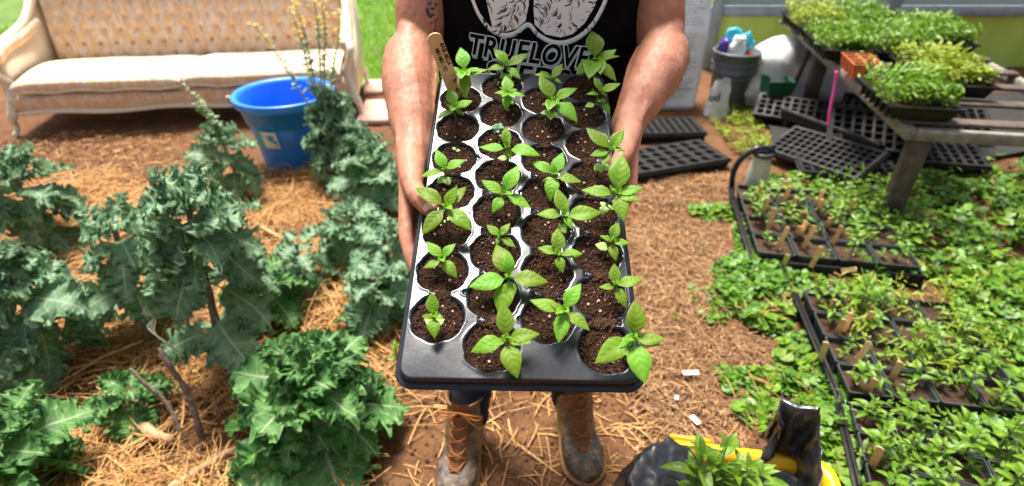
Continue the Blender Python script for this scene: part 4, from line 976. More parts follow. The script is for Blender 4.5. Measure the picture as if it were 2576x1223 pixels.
    hand(-1, mc, F, th, WL)
    ell(mb, tuple(J(-.157, .318, -.004)), (.016, .022, .018)); ell(mb, tuple(J(-.126, .246, .0138)), (.0132, .0140, .0098), Matrix.Rotation(R(-20), 3, 'Z'))
    # hand on the right
    mc = [J(.166, .372, -.020), J(.160, .376, -.040), J(.152, .382, -.055), J(.144, .392, -.066)]
    F = [([J(.166, .374, -.020), J(.163, .326, -.033), J(.152, .302, -.046), J(.142, .290, -.058)], [.0135, .0110, .0100, .0090]),
         ([J(.160, .378, -.040), J(.150, .332, -.057), J(.130, .310, -.067), J(.110, .304, -.067)], [.0132, .0108, .0100, .0090]),
         ([J(.152, .384, -.055), J(.138, .346, -.070), J(.112, .332, -.071), J(.094, .328, -.067)], [.0125, .0102, .0094, .0086]),
         ([J(.144, .394, -.066), J(.128, .370, -.076), J(.106, .360, -.075), J(.092, .357, -.070)], [.0112, .0090, .0082, .0076])]
    th = ([J(.166, .420, -.010), J(.160, .395, -.003), J(.154, .370, .003), J(.147, .347, .0125), J(.137, .328, .0135)], [.0195, .018, .0148, .0138, .0118])
    hand(1, mc, F, th, WR)
    ell(mb, tuple(J(.157, .385, -.004)), (.016, .022, .018))
    V = np.concatenate(mb.v)
    mb.v = [V+np.array((-.045, -1.15, 0))]; mb.n = len(V)
    def disp(co): return np.array([.0012*noise.noise((p[0]*22, p[1]*22, p[2]*14))+.0005*noise.noise((p[0]*90, p[1]*90, p[2]*60)) for p in co])
    body = fused('body', mb, M['skin'], .0027, PERS, 11, disp)
    return body
BODY = build_body()
# nails
def nail(c, y, n, w, l, name='thumbnail'):
    y = y.normalized(); n = (n-y*n.dot(y)).normalized(); x = y.cross(n); V = []; nu, nv = 9, 9
    for i in range(nu):
        s = -1+2*i/(nu-1)
        for j in range(nv):
            t = j/(nv-1); ww = w*(.88+.12*math.sin(t*2))*(1 if t < .8 else math.sqrt(max(0, 1-((t-.8)/.2)**2*.55))); V.append(c+x*s*ww*.5+y*(t-.5)*l-n*(s*s*w*.22)-n*(.0006*(t > .9)))
    mb = MB(); mb.add([tuple(PERS_I@v) for v in V], grid_faces(nu, nv)); o = mb.build(name, M['nail'], PERS); return o
def surf_nail(u, v, du, dv, nn, w, l):
    dg = bpy.context.evaluated_depsgraph_get(); bvh = BVHTree.FromObject(BODY, dg)
    d = (EX*nn[0]+EV*nn[1]+EW*nn[2]).normalized(); o_ = PERS_I@(TP(u, v, .0135)+d*.05); h = bvh.ray_cast(o_, -d, .1)
    if h[0] is None: return
    c = PERS_I.inverted()@h[0]; nail(c+d*.0009, EX*du+EV*dv, d, w, l)
surf_nail(-.1265, .2445, .5, -.87, (.12, -.42, 1), .0158, .0172)
surf_nail(.1385, .3305, -.45, -.9, (-.12, -.42, 1), .0145, .0160)
# hair
mb = MB(); hr = Matrix.Rotation(R(-24), 3, 'X'); ell(mb, (CX-.045, 1.135-1.15, 1.672), (.080, .096, .098), hr)
ell(mb, (CX-.045, 1.175-1.15, 1.64), (.070, .062, .085), hr)
fused('hair', mb, M['hair'], .005, PERS, 3, lambda co: np.array([.006*noise.noise((p[0]*60, p[1]*60, p[2]*25)) for p in co]))
# fine dark hair on the forearms
def arm_hair():
    me = BODY.data; r = random.Random(8); V = []; F = []; inv = PERS_I.inverted()
    for p in r.sample(list(me.polygons), len(me.polygons)//2):
        c = inv@p.center
        if not (1.0 < c.z < 1.21) or abs(c.x-CX) < .155 or c.y > 1.09: continue
        if r.random() > .30: continue
        n = p.normal; E, W_ = (EL, WL) if c.x < CX else (ER, WR); d = (W_-E).normalized(); t = (d*1.0+Vector((r.uniform(-.5, .5), r.uniform(-.4, .4), r.uniform(-.3, .3)))+n*.45).normalized(); l = r.uniform(.006, .013); w = n.cross(t).normalized()*.00011
        a = p.center; b = a+t*l*.5+n*.0008; e = a+t*l; k = len(V); V += [tuple(a-w), tuple(a+w), tuple(b+w), tuple(b-w), tuple(e)]; F += [(k, k+1, k+2, k+3)]; F += [(k+3, k+2, k+4)]
    mb = MB(); mb.add(V, F); mb.build('arm_hair', simple('arm_hair', (.10, .045, .02), (.18, .09, .045), 60, .5), PERS, smooth=False)
arm_hair()
# tattoo on the inner upper arm
BV = BVHTree.FromObject(BODY, bpy.context.evaluated_depsgraph_get())
def onto(bvh, p, d=Vector((0, 1, 0)), off=.0006):
    h = bvh.ray_cast(Vector(p)-d*.5, d, 1.2)
    return None if h[0] is None else h[0]-d*off
mb = MB(); r = random.Random(4)
for k in range(46):
    x, y = 1092+r.gauss(0, 7), 6+r.uniform(-60, 34); rad = r.uniform(1.5, 4.5)*(1 if y < 25 else .5); P = []
    for q in range(7):
        a = 6.28*q/7; rr = rad*r.uniform(.5, 1.3); w = PY(x+rr*math.cos(a), y+rr*math.sin(a), 1.1); h = onto(BV, PERS_I@w)
        if h is None: P = []; break
        P.append(tuple(h))
    if P: mb.add(P, [tuple(range(7))])
for k in range(3):
    P = []
    for y in range(28, 62, 4):
        for dx in (-1.0, 1.0):
            h = onto(BV, PERS_I@PY(1104+k*1.5+dx*.6+2*math.sin(y*.2+k), y, 1.1)); 
            if h is None: continue
            P.append(tuple(h))
    n = len(P)//2
    if n > 1: mb.add(P[:2*n], [(2*i, 2*i+1, 2*i+3, 2*i+2) for i in range(n-1)])
mb.build('tattoo', simple('tattoo_ink', (.03, .04, .045), (.07, .08, .08), 60, .5), PERS, smooth=False)

# t-shirt
def build_shirt():
    mb = MB()
    section(mb, [(.86, CX, 1.15, .192, .128), (.95, CX, 1.148, .192, .130), (1.05, CX, 1.142, .193, .128), (1.15, CX, 1.140, .198, .126), (1.22, CX, 1.140, .205, .126), (1.30, CX, 1.145, .208, .124), (1.37, CX, 1.152, .198, .112), (1.425, CX, 1.158, .155, .085), (1.452, CX, 1.16, .085, .068)], pw=2.5)
    for s, E in ((-1, EL), (1, ER)):
        sh = Vector((CX+s*.168, 1.157, 1.382)); e = sh.lerp(Vector((CX+s*.2, 1.10, 1.15)), .56); limb(mb, [sh+Vector((-s*.03, 0, .01)), sh, sh.lerp(e, .6)+Vector((s*.01, 0, 0)), e+Vector((s*.012, 0, 0))], [.060, .068, .068, .066], seg=24)
    V = np.concatenate(mb.v); mb.v = [V+np.array((-.045, -1.15, 0))]
    def disp(co):
        out = np.zeros(len(co))
        for i, p in enumerate(co):
            k = .35 if (p[1] < 0 and p[2] > 1.08) else 1.0
            out[i] = k*(.010*noise.noise((p[0]*7+p[2]*3, p[1]*8, p[2]*5))+.005*abs(noise.noise((p[0]*16+p[2]*10, p[1]*14, p[2]*9)))) 
        return out
    return fused('t_shirt', mb, M['shirt'], .005, PERS, 5, disp)
SHIRT = build_shirt()
SB = BVHTree.FromObject(SHIRT, bpy.context.evaluated_depsgraph_get())
def refine(V, F, mx):
    bm = bmesh.new(); vs = [bm.verts.new(v) for v in V]
    for f in F:
        try: bm.faces.new([vs[i] for i in f])
        except ValueError: pass
    bmesh.ops.triangulate(bm, faces=bm.faces[:])
    for _ in range(5):
        es = [e for e in bm.edges if e.calc_length() > mx]
        if not es: break
        bmesh.ops.subdivide_edges(bm, edges=es, cuts=1); bmesh.ops.triangulate(bm, faces=[f for f in bm.faces if len(f.verts) > 3])
    bm.verts.index_update(); V = [tuple(v.co) for v in bm.verts]; F = [tuple(v.index for v in f.verts) for f in bm.faces]; bm.free(); return V, F
YS = 1.018
def printed(name, V, F, mat, off):
    """lay a flat design (x, z) on the front of the shirt"""
    V, F = refine([(x, 0, z) for x, z in V], F, .010); out = []
    for v in V:
        h = SB.ray_cast(PERS_I@Vector((v[0], .6, v[2])), Vector((0, 1, 0)), 1)
        out.append(tuple(h[0]-Vector((0, off, 0))) if h[0] is not None else tuple(PERS_I@Vector((v[0], YS, v[2]))))
    mb = MB(); mb.add(out, F); return mb.build(name, mat, PERS, smooth=False)
def sx(x, y): p = PY(x, y, YS); return (p.x, p.z)
def line(P, w):
    """ribbon along pixel path P"""
    Q = [Vector(sx(*p)) for p in P]; V = []; n = len(Q)
    for i, q in enumerate(Q):
        t = (Q[min(i+1, n-1)]-Q[max(i-1, 0)]).normalized(); nn = Vector((-t.y, t.x)); ww = w[i] if hasattr(w, '__len__') else w; V += [tuple(q+nn*ww/2), tuple(q-nn*ww/2)]
    return V, [(2*i, 2*i+1, 2*i+3, 2*i+2) for i in range(n-1)]
def merge(parts):
    V, F = [], []
    for v, f in parts: F += [tuple(i+len(V) for i in g) for g in f]; V += v
    return V, F
def word(body, x0, y0, x1, y1, size, thick, dx=0, dy=0, shear=.12):
    V, F = text_mesh(body, 1.0, 0, 0, 1.0)
    wd = max(v[0] for v in V); V, F = text_mesh(body, 1.0, thick, 0, 1.10); w2 = max(v[0] for v in V)
    a = Vector(sx(x0, y0)); b = Vector(sx(x1, y1)); X = (b-a); k = X.length/w2; X.normalize(); Z = Vector((-X.y, X.x))
    return [tuple(a+X*(x*k+shear*y*size+dx)+Z*(y*size+dy)) for x, y, z in V], F
# lettering: white outline with a pale blue drop, black letters on top
for wi, (body, c0, c1, size) in enumerate((('TRUELOVE', (1174, 138), (1474, 168), .049), ('SEEDS', (1218, 200), (1425, 222), .049))):
    V, F = merge([word(body, *c0, *c1, size, .052, dx=.0022*q/3, dy=-.0052*q/3) for q in range(4)]); printed('lettering_shadow', V, F, M['print_blue'], .0006)
    V, F = word(body, *c0, *c1, size, .055); printed('lettering_outline', V, F, M['print_white'], .0010)
    V, F = word(body, *c0, *c1, size, .026); printed('lettering', V, F, M['shirt'], .0015)
# picture above: two rounded lobes with a white contour, engraved strokes inside
out = [(1160, -150), (1168, -60), (1186, -5), (1205, 38), (1232, 70), (1265, 85), (1295, 80), (1328, 58), (1352, 82), (1385, 100), (1420, 103), (1455, 90), (1488, 62), (1512, 25), (1528, -12), (1540, -70), (1545, -150)]
outc = [tuple(p)[:2] for p in catmull([(x, y, 0) for x, y in out], 6)]
V, F = line([(x+1, y+4) for x, y in outc], .0060); printed('emblem_shadow', V, F, M['print_blue'], .0006)
V, F = line(outc, .0052); printed('emblem_outline', V, F, M['print_white'], .0010)
inn = [[(1205, -150), (1218, -20), (1232, 40), (1240, 74), (1268, 80), (1300, 70), (1322, 50), (1330, 10), (1335, -150)],
       [(1350, -150), (1342, 20), (1345, 60), (1372, 84), (1410, 92), (1440, 84), (1470, 58), (1494, 20), (1512, -20), (1520, -150)]]
parts = []
for poly in inn: parts.append(([sx(x, y) for x, y in poly], [tuple(range(len(poly)))]))
V, F = merge(parts); printed('emblem', V, F, M['print_white'], .0009)
r = random.Random(9); parts = []
for k in range(230):
    side = r.random() < .5; x = r.uniform(1215, 1325) if side else r.uniform(1345, 1510); y = r.uniform(-90, 84)
    fl = math.sin(x*.045+y*.03)*1.2+1.5; ln = r.uniform(10, 30); P = []
    for q in range(6):
        t = q/5-.5; a = fl+t*.9; P.append((x+ln*t*math.cos(a), y+ln*t*math.sin(a)))
    w = r.uniform(.0007, .0024); parts.append(line(P, [w*.2, w*.8, w, w*.9, w*.6, w*.1]))
V, F = merge(parts); printed('emblem_strokes', V, F, M['shirt'], .0015)

# shorts, socks
mb = MB(); section(mb, [(.72, CX, 1.15, .178, .112), (.80, CX, 1.15, .182, .116), (.92, CX, 1.15, .180, .115), (1.0, CX, 1.15, .176, .113)])
for s, kx in ((-1, -.055), (1, .150)): limb(mb, [(CX+s*.088, 1.15, .80), (kx*.8+.02, 1.13, .62), (kx, 1.115, .47)], [.098, .092, .084], seg=24)
V = np.concatenate(mb.v); mb.v = [V+np.array((-.045, -1.15, 0))]
fused('shorts', mb, M['shorts'], .006, PERS, 4, lambda co: np.array([.006*noise.noise((p[0]*12, p[1]*12, p[2]*7)) for p in co]))
LEGS = [(-1, -.118, 1.100, -.055, Vector((-.165, .880, 0))), (1, .168, 1.165, .150, Vector((.212, .935, 0)))]
for s, ax, ay, kx, toe in LEGS:
    mb = MB(); pts = catmull([(kx*.4+ax*.6, 1.146, .33), (ax*.8+kx*.2, (1.146+ay)/2, .24), (ax, ay, .16), (ax, ay, .10)], 7)
    mb.tube([PERS_I@p for p in pts], [.0625-.012*i/(len(pts)-1)+.0015*math.sin(i*2.4) for i in range(len(pts))], 28); mb.build('sock', M['sock'], PERS)
# duck boots: rubber foot, leather shaft, tongue, laces, sole
def boot(s, ax, ay, toe, label):
    heel = Vector((ax, ay+.060, 0)); d = Vector((toe.x-heel.x, toe.y-heel.y, 0)); Lb = d.length; Y = d.normalized(); X = Vector((-Y.y, Y.x, 0))*-1; Z = Vector((0, 0, 1))
    if X.x < 0: X = -X
    Mx = PERS_I@Matrix.Translation(heel)@Matrix((X, Y, Z)).transposed().to_4x4()
    def hwid(t): return .032+.020*math.sin(min(1, t*1.2)*math.pi/2)+.007*math.exp(-((t-.70)/.2)**2)-.004*math.exp(-((t-.42)/.14)**2)
    def ring(t, f, z, k=1.0): return None
    def foot(L0, sc, z0, z1prof, n=30, seg=26, t0=0, t1=1, grow=0):
        Ls = []
        for i in range(n+1):
            t = t0+(t1-t0)*i/n; y = t*L0; end = 1.0
            if t > .78: end = math.sqrt(max(0.0, 1-((t-.78)/.222)**2))
            if t < .12: end = math.sqrt(max(0.02, 1-((.12-t)/.125)**2))
            w = (hwid(t)+grow)*end; zt = z1prof(t); l = []
            for k in range(seg):
                a = 2*math.pi*k/seg; c, q = math.cos(a), math.sin(a)
                xx = w*math.copysign(abs(c)**.8, c); hh = (zt-z0)*(.55+.45*end if t > .78 else 1)
                l.append((xx, y, z0+hh*.5+hh*.5*math.copysign(abs(q)**.75, q)))
            Ls.append(l)
        return Ls
    root_ = MB(); root_.loops(foot(Lb, 1, .004, lambda t: .026, grow=.006), M=Mx); bt = root_.build('boot', M['boot_sole'], PERS)
    tag(bt, label)
    mb = MB(); mb.loops(foot(Lb-.004, 1, .016, lambda t: .058+.034*math.exp(-((t-.30)/.2)**2)+.018*math.exp(-((t-.62)/.2)**2), t0=.005, t1=.998), M=Mx)
    # welt bead
    mb.build('rubber_foot', M['boot_rubber'], bt)
    # leather shaft: rings climbing the ankle, lower rings reach over the instep
    Ls = []
    for i in range(15):
        f = i/14; z = .062+.150*f; yc = .070+.055*(1-f)**2; hy = .058+.062*(1-f)**1.6; hx = .047+.004*f+.006*(1-f); l = []
        for k in range(36):
            a = 2*math.pi*k/36; c, q = math.cos(a), math.sin(a); rr = 1+.018*math.sin(a*3+i*.9)+.012*math.sin(i*1.9+a)
            dz = .018*max(0, -q)*0+(.010*math.sin(f*3)) ; gap = 1
            l.append((hx*c*rr, yc+hy*q*rr, z-.030*max(0, q)*(1-f)+.004*math.sin(a*2)))
        Ls.append(l)
    inner = [[(x*.90, (y-.075)*.90+.075, z-.002) for x, y, z in Ls[-1]], [(x*.88, (y-.075)*.88+.075, z-.05) for x, y, z in Ls[-1]]]
    mb = MB(); mb.loops(Ls+inner, caps=(False, False), M=Mx); mb.build('leather_shaft', M['boot_leather'], bt)
    # cuff bead and curved vamp seam
    mb = MB(); mb.tube([(x*1.01, (y-.075)*1.01+.075, z) for x, y, z in Ls[-1]+Ls[-1][:1]], .0042, 8, M=Mx)
    vam = [(hwid(.5)*math.cos(a)*.93, .128+.064*math.sin(a), .060+.020*math.sin(a)) for a in np.linspace(-.15, math.pi+.15, 20)]
    mb.tube(vam, .0048, 8, M=Mx); mb.build('collar', M['boot_tongue'], bt)
    # tongue: broad strip down the front
    def front(f): f = min(f, 1.0); z = .062+.150*f; yc = .070+.055*(1-f)**2; hy = .058+.062*(1-f)**1.6; return yc+hy, z-.030*(1-f)
    mb = MB(); V = []
    for i in range(13):
        f = i/12; y, z = front(f*1.02); 
        for k in range(7):
            x = (-1+k/3)*(.019+.006*f); V.append((x, y+.0045-abs(x)**2*9, z+.004+.014*(i == 12)))
    mb.add(V, grid_faces(13, 7), M=Mx); mb.build('tongue', M['boot_tongue'], bt)
    # laces: crossing pairs and a bow
    mb = MB(); N = 5
    for i in range(N):
        f0 = .10+.80*i/N; f1 = f0+.80/N*.9; y0, z0 = front(f0); y1, z1 = front(f1); w0 = .024+.004*f0
        for q in (-1, 1): mb.tube(catmull([(q*w0, y0-.008, z0+.004), (q*w0*.4, y0*.6+y1*.4+.009, z0*.6+z1*.4+.008), (-q*w0*.5, y1*.7+y0*.3+.009, z1*.7+z0*.3+.008), (-q*w0, y1-.008, z1+.004)], 4), .0022, 6, M=Mx)
    y1, z1 = front(.93)
    for q in (-1, 1):
        mb.tube(catmull([(0, y1+.012, z1+.006), (q*.035, y1+.02, z1+.012), (q*.062, y1+.008, z1-.004), (q*.045, y1+.012, z1-.014), (0, y1+.012, z1+.004)], 6), .0024, 6, M=Mx)
        mb.tube(catmull([(0, y1+.012, z1+.004), (q*.03, y1+.022, z1-.01), (q*.055, y1+.02, z1-.035), (q*.075, y1+.01, z1-.05+.03*(q > 0))], 6), .0022, 6, M=Mx)
    mb.build('laces', M['lace'], bt)
boot(-1, -.118, 1.100, LEGS[0][4], 'boot on the left of the picture, toe cut off by the frame')
boot(1, .168, 1.165, LEGS[1][4], 'boot on the right of the picture with a dark muddy toe')
# ------------------------------------------------------------------ greenhouse side wall, bench and the things behind on the right
def wall():
    Y = 5.0; root = empty('greenhouse_wall', (3.4, Y, 0), 0, 'low greenhouse side wall with lime green board and grey rail', 'greenhouse wall')
    x0 = PY(1790, 60, Y).x-3.4; x1 = 3.2
    mb = MB(); V = []; n = 80
    for i in range(n+1):
        x = x0+(x1-x0)*i/n
        for z in (.0, .42): V.append((x, .010*math.sin(i*1.3), z))
    mb.add(V, grid_faces(n+1, 2)); mb.build('lower_board', M['green_panel'], root)
    mb = MB(); mb.box(x0-.1, x1, -.05, .03, .425, .50, bev=.006); mb.build('rail', M['gray_rail'], root)
    for k in range(4):
        xx = x0-.04+k*1.45; mb = MB(); mb.box(xx, xx+.09, -.075, -.052, 0, 1.45, bev=.006); mb.build('post', M['gray_rail'], root)
    mb = MB(); mb.box(x0, x1, -.008, .0, .505, 1.40); mb.build('pane', M['poly_panel'], root)
    mb = MB(); mb.box(x0-.1, x1, -.05, .03, 1.405, 1.47, bev=.006); mb.build('rail', M['gray_rail'], root)
wall()
def lumpy(name, loc, size, mat, label, cat, seed, amp=.25, sub=4, parent=None, flat=True):
    bm = bmesh.new(); bmesh.ops.create_icosphere(bm, subdivisions=sub, radius=1)
    for v in bm.verts:
        p = v.co.copy(); q = 1+amp*noise.noise(p*1.6+Vector((seed, 0, 0)))+amp*.5*abs(noise.noise(p*4+Vector((0, seed, 0))))+amp*.15*noise.noise(p*11)
        v.co = Vector((p.x*size[0]*q, p.y*size[1]*q, p.z*size[2]*q+size[2]*.8))
        if v.co.z < 0: v.co.z = 0
    me = bpy.data.meshes.new(name); bm.to_mesh(me); bm.free(); me.materials.append(mat); me.polygons.foreach_set('use_smooth', [True]*len(me.polygons))
    o = bpy.data.objects.new(name, me); S.collection.objects.link(o); o.location = loc
    if parent: o.parent = parent
    elif label: tag(o, label, cat)
    return o
p = GZ(1940, 262); lumpy('row_cover', (p.x, p.y+.1, 0), (.34, .28, .23), M['row_cover'], 'heap of white row cover fabric between the bucket and the bench post', 'fabric', 3, .35)
p = GZ(2110, 290); lumpy('fabric_bundle', (p.x+.25, p.y+.25, 0), (.42, .25, .22), M['row_cover'], 'rolled white fabric bundle under the bench behind the post', 'fabric', 5, .3)
# white sack standing behind the person's arm
def sack():
    a = GZ(1560, 278); b = GZ(1752, 276); root = empty('white_sack', ((a.x+b.x)/2, a.y, 0), R(2), 'tall upright white sack with printed lines standing behind the raised arm', 'sack')
    w = (b.x-a.x)/2+.01; L = []
    for i in range(26):
        z = .86*i/25; f = z/.86; pin = .10*max(0, f-.75)/.25; l = []
        for k in range(44):
            th = 2*math.pi*k/44; c, s_ = math.cos(th), math.sin(th); ww = w*(1+.05*f); dd = .16*(1-.6*max(0, f-.6)/.4)
            l.append((ww*math.copysign(abs(c)**.35, c)+.008*noise.noise((z*9, th*2, 1)), .17+dd*math.copysign(abs(s_)**.35, s_)+.014*noise.noise((c*3, z*5, 2))+(.03*f if s_ < 0 else 0), z))
        L.append(l)
    mb = MB(); mb.loops(L); mb.build('sack_body', M['sack'], root)
    mb = MB(); bag_front = lambda x, z: .0+.03*z/.86-.004
    r = random.Random(3)
    for col in range(2):
        x = -w+.06+col*(w)
        for k in range(34):
            z = .10+k*.020; 
            if k in (7, 8, 15, 22, 23): continue
            ww = (w-.12)*r.uniform(.55, 1); xx = x
            while xx < x+ww:
                l = r.uniform(.010, .035); mb.add([(xx, bag_front(xx, z)-.012, z), (min(xx+l, x+ww), bag_front(xx, z)-.012, z), (min(xx+l, x+ww), bag_front(xx, z)-.012, z+.006), (xx, bag_front(xx, z)-.012, z+.006)], [(0, 1, 2, 3)]); xx += l+.006
    for (xx, z, l) in ((w*.35, .155, .12), (-w*.7, .155, .2), (w*.2, .02, .14)):
        mb.add([(xx, bag_front(0, z)-.013, z), (xx+l, bag_front(0, z)-.013, z), (xx+l, bag_front(0, z)-.013, z+.011), (xx, bag_front(0, z)-.013, z+.011)], [(0, 1, 2, 3)])
    mb.build('printed_lines', M['sack_ink'], root, smooth=False)
sack()
# grey bucket full of wrappers
def bucket():
    p = GZ(1826, 262); root = empty('bucket', (p.x, p.y, 0), 0, 'grey plastic bucket nested in another beside the white sack', 'bucket')
    mb = MB(); mb.lathe([(.001, .0), (.118, .0), (.125, .01), (.140, .24), (.150, .245), (.152, .262), (.143, .266), (.150, .36), (.163, .365), (.165, .385), (.156, .392), (.146, .385), (.125, .03), (.001, .03)], 40); mb.build('bucket_body', M['gray_plastic'], root)
    mb = MB(); mb.lathe([(.151, .30), (.158, .303), (.159, .312), (.153, .318)], 40); mb.build('collar', M['gray_plastic'], root)
    mb = MB(); mb.tube([(.163*math.cos(a), -.163*abs(math.sin(a))**1.0*.98, .33-.11*math.sin(a)) for a in np.linspace(0, math.pi, 20)], .003, 6); mb.build('handle', M['gray_plastic'], root)
    for k, (n_, m_, dx, dy, dz, sz, lb) in enumerate([('wrapper', 'teal_film', .035, .0, .33, (.07, .04, .09), 'crumpled teal wrapper leaning right in the grey bucket'), ('wrapper', 'white_film', -.02, -.05, .36, (.06, .03, .07), 'white and silver wrapper at the front of the grey bucket'),
            ('wrapper', 'purple_film', -.09, .0, .36, (.035, .05, .055), 'dark purple wrapper at the left rim of the grey bucket'), ('wrapper', 'teal_film', -.03, .04, .42, (.055, .04, .06), 'pale turquoise wrapper sticking highest out of the grey bucket'), ('wrapper', 'red_film', .075, -.05, .36, (.02, .02, .018), 'small red scrap on the right rim of the grey bucket')]):
        lumpy(n_, (p.x+dx, p.y+dy, dz), sz, M[m_], lb, 'wrapper', 11+k, .5, 3)['group'] = 'rubbish in the grey bucket'
bucket()
def clearbag():
    p = GZ(1795, 284); root = empty('plastic_bag', (p.x, p.y-.05, 0), 0, 'clear crumpled plastic bag with black letters in front of the grey bucket', 'plastic bag')
    mb = MB(); L = []
    for i in range(14):
        z = .24*i/13; l = []
        for k in range(28):
            th = 2*math.pi*k/28; rr = (.085-.03*z/.24)*(1+.22*noise.noise((math.cos(th)*2, math.sin(th)*2, z*14)))
            l.append((rr*math.cos(th), .7*rr*math.sin(th), z+.02*math.sin(th*2)*i/13))
        L.append(l)
    mb.loops(L, caps=(True, False)); mb.build('film', M['clear'], root)
    V, F = text_mesh('od', .075, .002); mb = MB(); mb.add([(x-.10, -.075, y+.13) for x, y, z in V], F); mb.build('letters', M['ink'], root, smooth=False)
clearbag()
p = GZ(1940, 272); mb = MB(); mb.lathe([(.001, 0), (.15, 0), (.19, .30), (.20, .305), (.20, .32), (.185, .315), (.14, .02), (.001, .02)], 4, M=Matrix.Rotation(R(45), 4, 'Z')); o = mb.build('plant_tub', M['green_tub'], smooth=False); o.location = (p.x-.07, p.y-.14, 0)
o.scale = (.6, .6, .8); tag(o, 'dark green square tub standing under the white fabric heap', 'tub')

# generic ground tray: sheet with rows of holes
def flat_tray(label, corner, along, L, Wd, nx, ny, fill=.76, H=.055, square=False, tilt=None, matk='tray_old', soil=.4, group='empty cell trays on the ground', seed=0, cat='cell tray', flip=False):
    """corner: world point of one corner, along: direction of the long side"""
    A = Vector(corner); X = Vector(along).normalized(); up = Vector(tilt or (0, 0, 1)); Yd = up.cross(X).normalized(); up = X.cross(Yd).normalized()
    root = empty('cell_tray', A, 0, label, cat, group); root.rotation_euler = Matrix((X, Yd, up)).transposed().to_euler()
    st = .0032; us = np.arange(0, L+st/2, st); vs = np.arange(0, Wd+st/2, st); U, V_ = np.meshgrid(us, vs, indexing='ij')
    cx, cy = (L-.024)/nx, (Wd-.024)/ny; fu = ((U-.012)/cx) % 1-.5; fv = ((V_-.012)/cy) % 1-.5; inside = (U > .012) & (U < L-.012) & (V_ > .012) & (V_ < Wd-.012)
    d = (np.maximum(abs(fu)*cx, abs(fv)*cy) if square else np.hypot(fu*cx, fv*cy))-min(cx, cy)*.5*fill
    d = np.where(inside, d, .01); iu = np.floor((U-.012)/cx); iv = np.floor((V_-.012)/cy); rnd = np.mod(np.sin(iu*12.9+iv*78.2+seed)*43758.5, 1.0)
    dep = np.where(rnd < soil, .45, .9)*H; Z = H-dep*np.clip(-d/.004, 0, 1)
    F = grid_faces(*U.shape); dd = d.reshape(-1)[F].mean(1); rr = rnd.reshape(-1)[F].mean(1); mi = np.where((dd < -.006) & (rr < soil), 1, 0)
    mesh_np('cell_sheet', np.stack([U, V_, Z], -1).reshape(-1, 3), F, [M[matk], M['soil']], root, mi=mi)
    mb = MB(); q = lambda e, z: [(-e, -e, z), (L+e, -e, z), (L+e, Wd+e, z), (-e, Wd+e, z)]
    mb.loops([q(-.004, H+.0005), q(.0, H+.0005), q(.003, H-.004), q(.003, H-.012), q(.008, H-.014), q(.008, H-.018), q(.0, H-.018), q(-.008, .0)], caps=(False, flip is False)); mb.build('rim', M[matk], root, smooth=False)
    if flip:
        for i in range(nx):
            for j in range(ny):
                mb = MB(); mb.lathe([(cx*.40, H-.02), (cx*.36, .0), (cx*.28, -.045), (.001, -.047)], 8, M=Matrix.Translation((.012+cx*(i+.5), .012+cy*(j+.5), 0))); mb.build('cell_cup', M[matk], root)
    return root
def tray_from_px(label, a, b, z=.055, **k):
    A = GZ(*a, z); B = GZ(*b, z); A.z = B.z = k.pop('base', 0); return flat_tray(label, A, B-A, (B-A).length, **k)
tray_from_px('black thirty-two hole tray lying on the path just right of the hand', (1582, 440), (1838, 398), Wd=.30, nx=8, ny=4, fill=.80, seed=1, soil=.45)
tray_from_px('black cell tray behind the thirty-two hole tray at the foot of the white sack', (1590, 338), (1778, 334), Wd=.27, nx=9, ny=6, fill=.72, square=True, seed=2, soil=.3, H=.06)
A = GZ(1925, 392, .02); B = GZ(2150, 470, .05)
flat_tray('black square-cell tray propped up and sloping towards the jug', A+Vector((0, 0, .0)), B-A, .54, .27, 12, 6, fill=.74, square=True, tilt=(-.15, -.38, 1), seed=3, soil=0)
A = GZ(1950, 318, .10); B = GZ(2195, 405, .10)
flat_tray('deep black tray tipped on its side with its cups showing', (A.x, A.y, .17), Vector((B.x-A.x, B.y-A.y, -.02)), .60, .28, 7, 3, fill=.8, tilt=(.15, .60, 1), seed=4, soil=0, flip=True)
A = GZ(2090, 318, .05)
flat_tray('black tray under the bench beside the pink tape', (A.x+.02, A.y, .05), Vector((.8, -.5, 0)), .5, .25, 10, 5, fill=.7, square=True, tilt=(-.3, -.5, 1), seed=5, soil=0)
A = GZ(1893, 300, .03)
flat_tray('black tray leaning in the shade left of the bench post', (A.x, A.y, .03), Vector((.9, -.45, 0)), .42, .2, 8, 4, fill=.7, square=True, tilt=(-.2, -.5, 1), seed=6, soil=0)

mb = MB(); V = [tuple(GZ(x, y))[:2] for x, y in ((1895, 268), (2010, 252), (2700, 235), (2900, 330), (2400, 420), (2130, 480), (1950, 405), (1935, 330))]  # added dark sheet: shade under the bench put in as black colour
mb.add([(x, y, .022) for x, y in V], [tuple(range(len(V)))]); tag(mb.build('shade_sheet', simple('shade_black', (.006, .006, .007), (.016, .015, .014), 8, .7), smooth=False), 'added black sheet standing in for shade under the bench and the tipped trays', 'sheet')
for q_, (px, py, z_, ax, tl, lab) in enumerate([(2075, 372, .10, (.9, -.35, 0), (-.1, -.7, 1), 'black tray standing steeply behind the deep tipped tray'), (2230, 420, .04, (.95, -.2, 0), (.1, -.2, 1), 'black cell tray at the right end of the tray pile'), (2010, 452, .02, (.97, -.2, 0), (0, -.1, 1), 'black cell tray lowest in the pile behind the jug'), (2260, 330, .05, (.9, -.3, 0), (0, -.3, 1), 'black tray deep under the bench at the right')]):
    A = GZ(px, py, z_); flat_tray(lab, A, Vector(ax), .50, .26, 9, 5, fill=.75, square=True, tilt=tl, seed=20+q_, soil=0)
